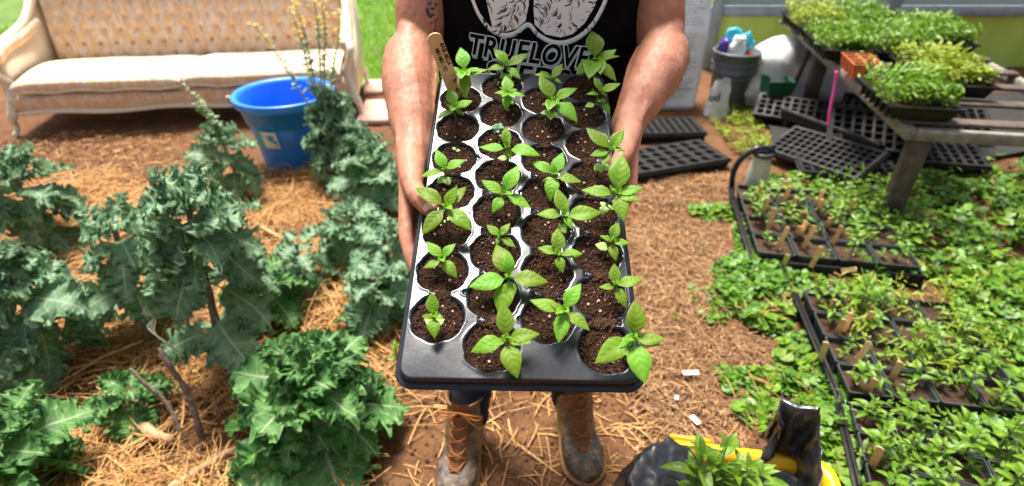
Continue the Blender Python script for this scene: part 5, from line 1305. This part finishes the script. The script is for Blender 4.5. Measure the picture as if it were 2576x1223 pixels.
# bench
BRZ = R(-9.4); BO = Vector((1.70, 2.30, 0))
BM = Matrix.Translation(BO)@Matrix.Rotation(BRZ, 4, 'Z')
def bench():
    h = .50; Lb = 2.10; root = empty('bench', BO, BRZ, 'low weathered wooden bench carrying flats of seedlings', 'bench')
    def bx(name, x0, x1, y0, y1, z0, z1, m='old_wood'): mb = MB(); mb.box(x0, x1, y0, y1, z0, z1, bev=.004); return mb.build(name, M[m], root)
    bx('side_rail', -.005, .032, 0, Lb, h-.055, h, 'pale_wood'); bx('side_rail', .86, .90, 0, Lb, h-.055, h, 'pale_wood'); bx('end_rail', .034, .858, .0, .03, h-.055, h-.002, 'pale_wood')
    for k in range(8): y = .04+k*(Lb-.14)/7; bx('slat', -.10 if k == 7 else .0, .88, y, y+.07, h+.003, h+.020)
    for (x, y) in ((.04, .02), (.04, 1.48), (.77, .04), (.77, 1.8)): bx('leg', x, x+.085, y, y+.055, 0, h-.004)
    mb = MB(); mb.tube([(.03, 1.62, .44), (-.10, 1.50, .0)], .026, 4); mb.build('brace', M['old_wood'], root)
bench()
o_ = GZ(2075, 325); mb = MB(); mb.box(-.06, .16, -.05, .05, 0, .13, bev=.006); o = mb.build('wood_block', M['old_wood']); o.location = (o_.x, o_.y+.05, 0); o.rotation_euler = (0, 0, R(-12)); tag(o, 'square-cut grey timber offcut lying under the bench', 'timber')
mb = MB(); a = PY(2104, 178, 2.95); b = PY(2083, 318, 2.86)
mb.tube(catmull([a, a.lerp(b, .3)+Vector((.004, 0, 0)), a.lerp(b, .7)-Vector((.003, 0, 0)), b], 5), .0085, 6, flat=.3); tag(mb.build('pink_tape', M['pink']), 'bright pink flagging tape hanging down from the bench edge', 'tape')
mb = MB(); a = PY(2120, 175, 2.98); b = PY(2128, 222, 2.98); mb.tube([a, a.lerp(b, .5)+Vector((.008, 0, 0)), b], .006, 6, flat=.3); tag(mb.build('pink_tape', M['pink']), 'short pink tape end beside the long hanging one', 'tape')

# leaf soup helpers
def leaf_soup(name, P, size, mats, seed, label, cat, kind='stuff', parent=None, up=.6, shape='round', stems=True, nleaf=1):
    """P (n,3) leaf centres; small cupped leaves facing mostly up"""
    r = np.random.RandomState(seed); N = len(P); s = r.uniform(size[0], size[1], N); az = r.uniform(0, 6.28, N); tl = r.normal(0, up, N); tl2 = r.normal(0, up*.6, N)
    if shape == 'round':
        ang = np.linspace(.35, 6.28-.35, 9); base = np.concatenate([[[0, 0, 0]], np.stack([np.sin(ang)*1.0, -np.cos(ang)*1.0+.0, .16+.06*np.cos(ang*4)], 1)]); uv = np.concatenate([[[0, .1]], np.stack([np.sin(ang), .5-np.cos(ang)*.5], 1)])
        f = np.array([(0, i, i+1) for i in range(1, 9)])
    else:
        w = .30 if shape == 'oval' else .16; base = np.array([(0, 0, 0), (w*.9, .45, .07), (0, .5, 0), (-w*.9, .45, .07), (w*.8, .95, .04), (0, 1.0, -.03), (-w*.8, .95, .04), (0, 1.55, -.16)]); uv = np.array([(0, 0), (1, .3), (0, .33), (-1, .3), (1, .62), (0, .66), (-1, .62), (0, 1)])
        f = np.array([(0, 1, 2), (0, 2, 3), (1, 4, 5), (1, 5, 2), (2, 5, 6), (2, 6, 3), (4, 7, 5), (5, 7, 6)])
    B = base[None]*s[:, None, None]*np.stack([r.uniform(.85, 1.15, N), r.uniform(.85, 1.15, N), r.uniform(.5, 1.5, N)], 1)[:, None, :]
    c, q = np.cos(tl)[:, None], np.sin(tl)[:, None]; y = B[:, :, 1]*c-B[:, :, 2]*q; z = B[:, :, 1]*q+B[:, :, 2]*c; x = B[:, :, 0]
    c, q = np.cos(tl2)[:, None], np.sin(tl2)[:, None]; x, z = x*c+z*q, z*c-x*q
    c, q = np.cos(az)[:, None], np.sin(az)[:, None]; X = x*c-y*q; Y = x*q+y*c
    V = np.stack([X, Y, z], -1)+P[:, None, :]; V[:, :, 2] = np.maximum(V[:, :, 2], P[:, None, 2]*0+V[:, :, 2].min(axis=1, keepdims=True)*0-1)
    F = f[None]+np.arange(N)[:, None, None]*len(base)
    o = mesh_np(name, V.reshape(-1, 3), F.reshape(-1, 3), mats, parent, uv=np.tile(uv, (N, 1)))
    if label: tag(o, label, cat, kind=kind)
    return o
def hump(polypx, N, seed, zmax, clump=9, zmin=.004):
    P = scatter(polypx, N, seed, clump=clump); q = np.array([noise.noise((p[0]*7, p[1]*7, seed+.5)) for p in P]); r = np.random.RandomState(seed+1)
    z = zmin+np.clip(.55+q, .15, 1)*zmax*r.uniform(.25, 1, len(P)); return np.stack([P[:, 0], P[:, 1], z], 1)
GC = [([(1790, 690), (1840, 655), (1900, 668), (1985, 690), (2000, 760), (1985, 840), (1910, 845), (1845, 800), (1800, 740)], 1500, .07),
      ([(1840, 560), (1870, 560), (1900, 660), (1860, 665)], 160, .03), ([(1730, 525), (1800, 515), (1850, 530), (1850, 560), (1745, 560)], 130, .03),
      ([(2120, 440), (2700, 420), (2750, 720), (2160, 720), (2140, 600)], 3600, .10), ([(1900, 440), (2140, 450), (2120, 500), (1960, 500), (1900, 470)], 330, .07),
      ([(1900, 680), (2230, 690), (2240, 760), (2010, 760)], 420, .06), ([(1985, 840), (2010, 840), (2115, 1030), (2150, 1223), (2060, 1223), (1990, 990), (1940, 900)], 900, .06),
      ([(1800, 930), (1950, 930), (2060, 1090), (1960, 1120), (1850, 1050)], 300, .025), ([(1730, 720), (1830, 730), (1850, 800), (1780, 830)], 60, .02),
      ([(2380, 700), (2700, 700), (2800, 1300), (2420, 1300)], 2600, .10), ([(2130, 1180), (2420, 1180), (2420, 1420), (2080, 1420)], 600, .07)]
P = np.concatenate([hump(pl, int(n*1.25), 60+i, z, clump=11 if n > 400 else 14) for i, (pl, n, z) in enumerate(GC)])
leaf_soup('violet_leaves', np.concatenate([hump(pl, int(n*.16), 160+i, z*1.15, clump=6) for i, (pl, n, z) in enumerate(GC)]), (.014, .026), M['herb'], 8, 'larger paler round leaves rising through the ground cover', 'ground cover', up=.5)
leaf_soup('dead_leaves', np.concatenate([hump(pl, int(n*.10)+10, 260+i, z*.8, clump=6) for i, (pl, n, z) in enumerate(GC)]), (.010, .022), M['litter'], 9, 'brown dead leaves among the ground cover', 'dead leaves', up=.7, shape='oval')
Pl = scatter(LEFTBED, 900, 77); leaf_soup('leaf_litter', np.concatenate([Pl, np.random.RandomState(4).uniform(.01, .05, (900, 1))], 1), (.010, .03), M['litter'], 19, 'brown leaf litter mixed into the straw', 'dead leaves', up=.7, shape='oval')
straw('bed_litter', P[::14, :2], .03, .12, .0012, .004, M['straw'], 55, 'dry straw bits caught in the ground cover', zmax=.06, tilt=.25)
leaf_soup('ground_cover', P, (.006, .019), M['clover'], 5, 'bright green round-leaved ground cover around the potted trays', 'ground cover', up=.45)
P = hump([(1780, 290), (1850, 270), (1900, 290), (1935, 350), (1945, 400), (1880, 400), (1830, 370), (1800, 320)], 1500, 80, .05, clump=8)
leaf_soup('weeds', P, (.010, .022), M['weed'], 6, 'patch of yellow-green weeds between the hole tray and the tipped trays', 'weeds', up=.7, shape='oval')
P = hump([(1985, 850), (2100, 1050), (2180, 1223), (2420, 1400), (2000, 1400)], 220, 81, .09, clump=8)
leaf_soup('weeds', P, (.014, .026), M['herb'], 16, 'longer-leaved weeds beside the yellow bin', 'weeds', up=.6, shape='lance')

# a small herb: stem with leaf pairs
def herb_mesh(seed, H, Ll, pairs, shape='oval'):
    r = random.Random(seed); mb = MB(); top = (r.uniform(-.01, .01), r.uniform(-.01, .01), H)
    for k in range(pairs):
        f = .25+.75*k/max(1, pairs-1); c = Vector(top)*f
        for s in range(2 if k < pairs-1 else 4):
            a = k*1.57+s*(math.pi if k < pairs-1 else 1.57)+r.uniform(-.3, .3); l = Ll*(1-.45*(k == pairs-1))*r.uniform(.75, 1.1); d = Vector((math.cos(a), math.sin(a), r.uniform(-.1, .6) if k < pairs-1 else .8)).normalized()
            basil_small(mb, c, c+d*l, .26 if shape == 'oval' else .17)
    return mb, top
def basil_small(mb, A, T, ratio):
    A, T = Vector(A), Vector(T); L = (T-A).length; Y = (T-A).normalized(); X = Y.cross(Vector((0, 0, 1))).normalized(); N = X.cross(Y); P = []; UV = []
    for i in range(5):
        s = -1+i*.5
        for j in range(7):
            t = j/6; w = L*ratio*math.sin(math.pi*t**.8)**.8 if 0 < t < 1 else .0004; P.append(tuple(A+X*s*w+Y*(t*L)+N*(.35*abs(s)*w+.1*L*math.sin(math.pi*t)-.10*L*t*t))); UV.append((s, t))
    mb.add(P, grid_faces(5, 7), uv=UV)
HERBS = {}
def herb(loc, seed, H, Ll, pairs, label, cat, group, shape='oval', mat='herb', rz=0):
    key = (seed, H, Ll, pairs, shape, mat)
    if key in HERBS: o = copy_tree(HERBS[key]); o.location = loc; o.rotation_euler = (0, 0, rz); return tag(o, label, cat, group)
    root = empty('potted_herb', loc, rz, label, cat, group); mb, top = herb_mesh(seed, H, Ll, pairs, shape); mb.build('foliage', M[mat], root)
    m2 = MB(); m2.tube([(0, 0, -.01), (top[0]*.5, top[1]*.5, H*.5), top], [.002, .0016, .001], 6); m2.build('stem', M['basil_stem'], root); HERBS[key] = root; return root

# square pots in trays
POT = None
def pot(loc, rz, w, label, group, full=True):
    global POT
    if POT is None:
        root = empty('square_pot', loc, rz, label, 'plant pot', group); h = .085; a = .5; mb = MB()
        q = lambda e, z, c=.08: [(x*(a+e), y*(a+e), z) for x, y in ((-1+c, -1), (1-c, -1), (1, -1+c), (1, 1-c), (1-c, 1), (-1+c, 1), (-1, 1-c), (-1, -1+c))]
        mb.loops([q(-.13, .0), q(-.02, h-.008), q(.0, h-.008), q(.0, h), q(-.035, h), q(-.045, h-.02), q(-.06, h-.035)], caps=(True, False)); mb.build('pot_body', M['pot'], root, smooth=False)
        mb = MB(); n = 14; V = [((i/n-.5)*.90, (j/n-.5)*.90, h-.022+.006*noise.noise((i*.5, j*.5, 3))) for i in range(n+1) for j in range(n+1)]; mb.add(V, grid_faces(n+1, n+1)); mb.build('soil', M['pot_soil'], root); POT = root; root.scale = (w, w, 1); return root
    c = copy_tree(POT); c.location = loc; c.rotation_euler = (0, 0, rz); c.scale = (w, w, 1); return tag(c, label, 'plant pot', group)
M['pot'] = simple('pot_plastic', (.02, .028, .026), (.05, .062, .058), 30, .45)
M['pot_soil'] = simple('pot_soil', (.025, .012, .006), (.13, .06, .028), 60, .9, .9, 160, .006)
NUM = ['first', 'second', 'third', 'fourth', 'fifth']
def pot_tray(name, near, far, rows, cols, w, grp, seed, skip=()):
    A = GZ(*near, .0); B = GZ(*far, .0); Yd = (B-A).normalized(); X = Vector((Yd.y, -Yd.x, 0)); L = (B-A).length; w = L/rows; rz = math.atan2(Yd.y, Yd.x)-math.pi/2; r = random.Random(seed)
    root = empty('carrying_tray', A, rz, 'black carrying tray under the %s' % grp, 'tray', 'black trays holding pots'); Wd = w*cols
    mb = MB(); mb.box(-.012, Wd+.012, -.012, L+.012, .0, .006); mb.build('tray_floor', M['tray_old'], root)
    mb = MB(); mb.box(-.016, -.006, -.012, L+.012, .007, .066, bev=.002); mb.box(-.030, -.0165, -.02, L+.02, .058, .064, bev=.002); mb.build('side_wall', M['tray_old'], root)
    mb = MB(); mb.box(Wd+.006, Wd+.016, -.012, L+.012, .007, .066, bev=.002); mb.build('side_wall', M['tray_old'], root)
    mb = MB(); mb.box(-.004, Wd+.004, -.016, -.008, .007, .066, bev=.002); mb.build('end_wall', M['tray_old'], root)
    for i in range(rows):
        for j in range(cols):
            if (i, j) in skip: continue
            c = A+X*(w*(j+.5))+Yd*(w*(i+.5)); lab = 'dark square pot, %s row from front, %s from left, %s' % (NUM[i], NUM[j], grp)
            pot((c.x, c.y, .008), rz, w*.96, lab, 'square pots in trays')
            nq = r.choice([2, 2, 3, 3])
            for q in range(nq):
                cc = c+X*(r.uniform(-.10, .10)+(q-(nq-1)/2)*.30)*w+Yd*r.uniform(-.3, .3)*w; kind = r.randint(0, 4)
                pos = {1: ['only'], 2: ['left', 'right'], 3: ['left', 'middle', 'right']}[nq][q]
                spec = [(1, .06, .036, 4), (2, .095, .044, 5), (3, .13, .052, 6), (4, .04, .028, 3), (5, .08, .055, 4)][kind]
                herb((cc.x, cc.y, .072), *spec, '%s herb in %s row, %s pot from left, of the %s' % (pos, NUM[i], NUM[j], grp), 'seedling', 'herb seedlings in the %s' % grp, shape='lance' if kind == 4 else 'oval', rz=r.uniform(0, 6))
pot_tray('p', (1893, 680), (1840, 503), 4, 4, .11, 'upper pot tray', 1, skip=((3, 3),))
pot_tray('q', (2112, 1040), (2003, 775), 4, 4, .11, 'middle pot tray', 2)
pot_tray('r', (2165, 1300), (2112, 1065), 3, 4, .11, 'lowest pot tray', 3)
P = hump([(2040, 480), (2300, 470), (2330, 640), (2150, 650), (2110, 600), (2060, 540)], 900, 90, .09, clump=7); P[:, 2] += .06
leaf_soup('trailing_herbs', P, (.012, .026), M['herb'], 31, 'mass of trailing herb leaves spilling over the right side of the upper pot tray', 'herbs', up=.6, shape='oval')
P = hump([(2080, 760), (2420, 740), (2500, 1000), (2180, 1000), (2110, 880)], 900, 91, .10, clump=9); P[:, 2] += .06
leaf_soup('trailing_herbs', P, (.014, .030), M['weed'], 32, 'yellow-green trailing herb leaves over the middle pot tray', 'herbs', up=.6, shape='lance')
P = hump([(2130, 1060), (2600, 1060), (2700, 1400), (2170, 1400)], 900, 92, .09, clump=9); P[:, 2] += .06
leaf_soup('trailing_herbs', P, (.012, .026), M['herb'], 33, 'green trailing herb leaves over the lowest pot tray', 'herbs', up=.6, shape='oval')
# the far trays outside the photo's border on the right
# wooden labels
def wlabel(bx, by, tx, ty, lab, k, z0=.07, L=.13):
    b = GZ(bx, by, z0); rd = ray(tx, ty); best = None
    for d in np.linspace(.8, 4.5, 900):
        p = CO+rd*d; e = abs((p-b).length-L)
        if best is None or e < best[0]: best = (e, p)
        if e < .0045 and p.z > b.z: break
    t = best[1]
    if best[0] > .02: t = b+(t-b).normalized()*L
    Yv = (t-b).normalized(); Xv = Yv.cross((CO-b).normalized()).normalized(); N = Xv.cross(Yv); hw = .0095; L = (t-b).length
    prof = [(-hw, 0), (hw, 0)]+[(hw*math.cos(a), L-hw+hw*math.sin(a)) for a in np.linspace(0, math.pi, 9)]
    mb = MB(); mb.loops([[(x, y, -.001) for x, y in prof], [(x, y, .001) for x, y in prof]], M=Matrix((Xv, Yv, N)).transposed().to_4x4()); o = mb.build('plant_label', M['wood_stick'], smooth=False); o.location = b
    tag(o, lab, 'plant label', 'wooden labels in the pots')
def zb(x, y): return 1594.8+x*.36636, 358.4+y*.36636
def zc(x, y): return 1559+x*.37737, 761.6+y*.37737
ST = [(835, 430, 880, 300, 'wooden label nearest the plastic jug'), (870, 520, 925, 380, 'wooden label just left of the upper pot tray\'s rear pots'), (915, 610, 970, 450, 'wooden label in the second rear row of the upper tray, leaning right'),
      (1008, 432, 1075, 300, 'wide wooden label at the very back of the upper tray'), (1068, 482, 1115, 375, 'wooden label right of the wide one at the back of the upper tray'), (1150, 525, 1178, 475, 'short wooden label stub at the back of the upper tray'),
      (1252, 475, 1300, 390, 'wooden label at the back right of the upper tray among leaves'), (1325, 590, 1350, 515, 'short wooden label at the right edge of the upper tray'), (1105, 632, 1145, 575, 'short wooden label in the middle of the upper tray'),
      (1157, 730, 1245, 570, 'long wooden label in the middle of the upper tray'), (1352, 718, 1430, 570, 'long wooden label furthest right in the upper tray'), (1213, 855, 1290, 715, 'long wooden label in the front row of the upper tray'),
      (975, 742, 1060, 580, 'wooden label half hidden by leaves in the upper tray'), (1028, 842, 1060, 770, 'short wooden label in the front left of the upper tray')]
for k, (a, b, c, d, lab) in enumerate(ST): wlabel(*zb(a, b), *zb(c, d), lab, k, L=.15)
wlabel(*zb(1425, 880), *zb(1530, 868), 'wooden label lying flat at the front right of the upper tray', 0, z0=.09, L=.10)
for k, (a, b, c, d, lab) in enumerate([(1620, 150, 1690, 60, 'wooden label at the right border in the rear of the middle tray'), (1535, 450, 1670, 260, 'longest wooden label in the middle tray'), (1640, 600, 1712, 510, 'wooden label at the front right of the middle tray'), (1440, 210, 1500, 110, 'wooden label half hidden in leaves of the middle tray'), (1385, 60, 1440, -20, 'wooden label at the rear left of the middle tray')]): wlabel(*zc(a, b), *zc(c, d), lab, k)
for k, (x, y, dx, dy, lab) in enumerate([(2065, 905, 14, -45, 'wooden label in the second left pot of the middle tray'), (2120, 835, 22, -48, 'wooden label at the rear centre of the middle tray'), (2190, 1180, 26, -55, 'wooden label in the lowest tray by the photo border'), (2240, 960, 26, -50, 'wooden label in the right half of the middle tray'), (2300, 880, 24, -46, 'wooden label far right in the middle tray'), (2130, 545, 20, -44, 'wooden label beyond the upper tray\'s last column'), (2055, 520, 16, -42, 'wooden label among leaves at the upper tray\'s back right'), (2010, 600, 18, -44, 'wooden label between the long ones of the upper tray')]): wlabel(x, y, x+dx, y+dy, lab, k, L=.14)
wlabel(*zb(1303, 1030), *zb(1362, 945), 'wooden label between the upper and middle trays', 0)

# plastic jug with a black hose
def jug():
    p = GZ(1893, 490); root = empty('plastic_jug', (p.x, p.y, 0), 0, 'milky plastic jug with orange base and black curved hose handle', 'jug')
    mb = MB(); mb.lathe([(.001, .028), (.052, .028), (.056, .035), (.054, .12), (.047, .19), (.040, .215), (.036, .222), (.001, .223)], 28); mb.build('jug_body', M['milky'], root)
    mb = MB(); mb.lathe([(.001, 0), (.054, 0), (.058, .006), (.056, .026), (.001, .027)], 28); mb.build('base', M['red_base'], root)
    mb = MB(); mb.lathe([(.028, .224), (.050, .224), (.054, .232), (.050, .243), (.034, .246), (.028, .240)], 28); mb.build('cap', M['dark_plastic'], root)
    mb = MB(); mb.tube(catmull([(.045, -.0, .245), (.0, -.01, .268), (-.05, -.01, .262), (-.105, -.01, .215), (-.13, -.01, .15), (-.128, -.01, .08), (-.115, -.01, .02)], 7), .0145, 12, roundend=True); mb.build('hose_handle', M['tray'], root)
jug()

# flats on the bench
def bench_flat(x, y, w, l, label, seed, N=520, hz=.06, mat='herb', z0=.525, shape='oval', sz=(.018, .034)):
    root = empty('seedling_flat', BM@Vector((x, y, z0)), BRZ, label, 'seedling flat', 'seedling flats on the bench')
    mb = MB(); mb.loops([[(-w/2+.02, -l/2+.02, 0), (w/2-.02, -l/2+.02, 0), (w/2-.02, l/2-.02, 0), (-w/2+.02, l/2-.02, 0)], [(-w/2, -l/2, .055), (w/2, -l/2, .055), (w/2, l/2, .055), (-w/2, l/2, .055)], [(-w/2-.012, -l/2-.012, .056), (w/2+.012, -l/2-.012, .056), (w/2+.012, l/2+.012, .056), (-w/2-.012, l/2+.012, .056)], [(-w/2-.012, -l/2-.012, .063), (w/2+.012, -l/2-.012, .063), (w/2+.012, l/2+.012, .063), (-w/2-.012, l/2+.012, .063)], [(-w/2+.006, -l/2+.006, .063), (w/2-.006, -l/2+.006, .063), (w/2-.006, l/2-.006, .063), (-w/2+.006, l/2-.006, .063)]], caps=(True, False)); mb.build('tray_shell', M['tray_old'], root, smooth=False)
    for k in range(int(l/.06)): 
        yy = -l/2+.03+k*.06; mb = MB(); mb.box(-w/2-.003, -w/2+.008, yy, yy+.012, .004, .055); mb.build('side_rib', M['tray_old'], root)
    mb = MB(); V = [(-w/2+.006+(w-.012)*i/10, -l/2+.006+(l-.012)*j/14, .053+.004*noise.noise((i, j*.7, seed))) for i in range(11) for j in range(15)]; mb.add(V, grid_faces(11, 15)); mb.build('soil', M['pot_soil'], root)
    N = int(N*1.7); r = np.random.RandomState(seed); P = np.stack([r.uniform(-w/2-.02, w/2, N), r.uniform(-l/2, l/2, N), .06+hz*r.uniform(.1, 1, N)], 1)
    o = leaf_soup('foliage', P, sz, M[mat], seed, None, None, parent=root, up=.6, shape=shape); o['kind'] = 'stuff'
bench_flat(.045, 1.78, .27, .52, 'flat of light green leafy seedlings at the far end of the bench, left row', 21, mat='weed', hz=.09)
bench_flat(.045, 1.20, .27, .50, 'flat of dense green seedlings in the middle of the bench, left row', 22, N=700, hz=.07)
bench_flat(.35, 1.78, .27, .52, 'flat of tall seedlings at the far end of the bench, second row', 23, N=800, hz=.10)
bench_flat(.35, 1.20, .27, .50, 'flat of mixed seedlings in the middle of the bench, second row', 24, N=800, hz=.09)
bench_flat(.35, .62, .27, .50, 'flat of seedlings nearest the camera on the bench, second row', 25, N=700, hz=.08, mat='weed')
bench_flat(.045, .22, .27, .40, 'flat of seedlings at the near end of the bench, left row', 26, N=600, hz=.08)
bench_flat(.66, 1.45, .27, .50, 'flat of seedlings in the rear row of the bench', 27, N=700, hz=.09)
def cellpack():
    p_ = GZ(2165, 170, .55); x, y = p_.x, p_.y; root = empty('cell_pack', (x, y, .526), R(-12), 'orange-brown plastic cell pack of tiny seedlings at the front of the bench', 'cell pack')
    for i in range(2):
        for j in range(4):
            mb = MB(); c = Matrix.Translation((-.05+i*.075, -.12+j*.062, 0)); mb.loops([[(-.022, -.018, 0), (.022, -.018, 0), (.022, .018, 0), (-.022, .018, 0)], [(-.034, -.028, .07), (.034, -.028, .07), (.034, .028, .07), (-.034, .028, .07)], [(-.0365, -.0305, .071), (.0365, -.0305, .071), (.0365, .0305, .071), (-.0365, .0305, .071)], [(-.0365, -.0305, .076), (.0365, -.0305, .076), (.0365, .0305, .076), (-.0365, .0305, .076)], [(-.030, -.025, .076), (.030, -.025, .076), (.030, .025, .076), (-.030, .025, .076)], [(-.029, -.024, .066), (.029, -.024, .066), (.029, .024, .066), (-.029, .024, .066)]], caps=(True, False), M=c); cell = mb.build('cell', M['terracotta_plastic'], root, smooth=False)
            mb = MB(); mb.add([(-.03, -.025, .067), (.03, -.025, .067), (.03, .025, .067), (-.03, .025, .067)], [(0, 1, 2, 3)], M=c); mb.build('soil', M['pot_soil'], cell)
    r = np.random.RandomState(3); P = np.stack([r.uniform(-.08, .06, 60), r.uniform(-.14, .09, 60), r.uniform(.072, .10, 60)], 1); o = leaf_soup('foliage', P, (.006, .014), M['weed'], 3, None, None, parent=root, shape='oval'); o['kind'] = 'stuff'
cellpack()

# yellow bin with a black liner and mint
def bin_():
    c = GZ(1842, 1128, .25); cx, cy = c.x-.008, c.y-.20; root = empty('storage_bin', (cx, cy, 0), R(-9), 'yellow plastic bin at the bottom edge holding a black liner bag', 'bin')
    hw, hl, h = .188, .19, .25
    def rr(a, b, r, z, n=6):
        out = []
        for sx_, sy_, a0 in ((1, 1, 0), (-1, 1, 90), (-1, -1, 180), (1, -1, 270)):
            for i in range(n+1): t = R(a0+90*i/n); out.append((sx_*(a-r)+r*math.cos(t), sy_*(b-r)+r*math.sin(t), z))
        return out
    mb = MB(); mb.loops([rr(hw-.05, hl-.05, .03, 0), rr(hw-.012, hl-.012, .04, h-.03), rr(hw+.014, hl+.014, .05, h-.028), rr(hw+.018, hl+.018, .052, h-.004), rr(hw+.014, hl+.014, .05, h), rr(hw-.006, hl-.006, .038, h), rr(hw-.014, hl-.014, .035, h-.02), rr(hw-.055, hl-.055, .03, .008)], caps=(True, True)); mb.build('bin_body', M['yellow_plastic'], root)
    for s in (-1, 1):
        mb = MB(); mb.box(s*.12-.05, s*.12+.05, hl+.016, hl+.030, h-.05, h+.004, bev=.004); mb.build('lip', M['yellow_plastic'], root)
    # liner bag: a sunken sheet inside the bin and two stiff folds standing above the rim
    bag = MB(); n = 90; rows = 16; V = []
    for i in range(n):
        t = 2*math.pi*i/n; ca, sa = math.cos(t), math.sin(t); ex = hw*math.copysign(abs(ca)**.55, ca); ey = hl*math.copysign(abs(sa)**.55, sa)
        for j in range(rows):
            k = j/(rows-1); sc = .45+.45*k; nz = noise.noise((ca*2.6, sa*2.6, k*2)); V.append((ex*sc*(1+.07*nz), ey*sc*(1+.07*nz), .12+(h-.145)*k+.012*nz))
    bag.add(V, [(i*rows+j, i*rows+j+1, ((i+1) % n)*rows+j+1, ((i+1) % n)*rows+j) for i in range(n) for j in range(rows-1)], M=Matrix.Translation((cx, cy, 0))@Matrix.Rotation(R(-9), 4, 'Z'))
    def lin(P, n): P = [Vector(p) for p in P]; return [P[i].lerp(P[i+1], k/n) for i in range(len(P)-1) for k in range(n)]+[P[-1]]
    def fold(crest, inner, seed, out=.014, drop=.15, thick=.004):
        C = [GZ(x, y, z) for x, y, z in crest]; I = [GZ(x, y, z) for x, y, z in inner]; Cc = lin(C, 8); Ic = lin(I, 8); V = []; nr = 22
        for a, (c, q) in enumerate(zip(Cc, Ic)):
            o = c-Vector((cx, cy-.02, c.z)); o.z = 0; o.normalize()
            for b in range(nr):
                t = b/(nr-1)
                if t < .55: k = t/.55; p = q.lerp(c, k); bulge = math.sin(math.pi*k)*.010; p = p+o*(-bulge)
                else: k = (t-.55)/.45; p = c+o*(out*math.sin(k*math.pi/2)+.02*k)-Vector((0, 0, drop*k**1.3))
                w = noise.noise(p*13+Vector((seed, 0, 0))); w2 = 1-2*abs(noise.noise(p*24+Vector((0, seed, 0)))); p = p+o*(.016*w+.010*w2)+Vector((0, 0, .006*w2*math.sin(math.pi*t)+.004*noise.noise(p*40)))
                V.append(tuple(p))
        bag.add(V, grid_faces(len(Cc), nr))
    fold([(1545, 1330, .27), (1572, 1230, .28), (1597, 1160, .285), (1640, 1116, .29), (1692, 1108, .285), (1728, 1122, .275), (1752, 1150, .25)],
         [(1750, 1330, .262), (1745, 1240, .262), (1735, 1205, .262), (1735, 1185, .262), (1740, 1172, .262), (1752, 1160, .26), (1765, 1158, .255)], 3)
    fold([(1905, 1160, .245), (1928, 1122, .28), (1958, 1086, .34), (1976, 1064, .37), (1962, 1034, .40), (1966, 1012, .41), (2014, 1022, .42), (2064, 1026, .43), (2060, 1062, .40), (2058, 1110, .37), (2064, 1215, .33), (2078, 1330, .29)],
         [(1890, 1190, .20), (1905, 1188, .19), (1918, 1186, .18), (1930, 1184, .18), (1942, 1182, .18), (1955, 1182, .18), (1962, 1184, .18), (1966, 1186, .18), (1968, 1190, .18), (1972, 1195, .17), (1975, 1220, .17), (1965, 1270, .16), (1950, 1330, .16)], 8)
    o = bag.build('liner_bag', M['bag']); tag(o, 'crumpled black plastic liner bag folded over the yellow bin, tall flap on the right', 'bag')
    sol = o.modifiers.new('s', 'SOLIDIFY'); sol.thickness = .0012
    mb = MB(); V = [(0, 0, 0)]; m = 24
    for i in range(1, 9):
        for k in range(m): t = 2*math.pi*k/m; V.append((.165*i/8*math.cos(t), .16*i/8*math.sin(t), .010*noise.noise((i*.6, math.cos(t)*2, math.sin(t)*2))))
    F = [(0, 1+k, 1+(k+1) % m) for k in range(m)]
    for i in range(7):
        for k in range(m): F.append((1+i*m+k, 1+(i+1)*m+k, 1+(i+1)*m+(k+1) % m, 1+i*m+(k+1) % m))
    mb.add(V, F); o = mb.build('potting_soil', M['pot_soil']); o.location = (cx, cy, .17); tag(o, 'dark soil filling the black liner bag under the mint', 'soil')
    r = random.Random(5)
    TOPS = [(1832, 1128, 'tallest bright green mint shoot in the bag'), (1768, 1150, 'left mint shoot in the bag'), (1888, 1165, 'right mint shoot with a long side leaf in the bag'), (1800, 1185, 'front left mint shoot in the bag'), (1858, 1192, 'front middle mint shoot in the bag'), (1820, 1215, 'mint shoot at the lower edge of the picture'), (1905, 1200, 'small mint shoot at the right of the bag')]
    for k, (x, y, lab) in enumerate(TOPS):
        t = PY(x, y, cy+.08-.03*(y-1150)/60); H = t.z-.17
        if H < .08: H = .09
        herb((t.x, t.y, t.z-H), 50+k, H, .078, 6, lab, 'mint', 'mint shoots in the black bag', shape='lance', rz=r.uniform(0, 6))
bin_()
# a few weeds of their own on the path
for k, (x, y, lab) in enumerate([(1700, 806, 'tiny pale weed on the straw path beside the tray'), (1768, 640, 'small weed on the path left of the upper pot tray'), (1745, 762, 'weed at the edge of the ground cover on the path')]):
    p = GZ(x, y); herb((p.x, p.y, .004), 4, .035, .022, 2, lab, 'weed', 'single weeds on the path')
for k, (x, y, lab) in enumerate([(437, 825, 'small green weed in the straw under the tallest kale'), (1000, 925, 'yellowing leaf plant beside the lower left tray corner')]):
    p = GZ(x, y); herb((p.x, p.y, .02), 5, .07, .05, 3, lab, 'weed', 'single weeds in the straw', shape='lance')
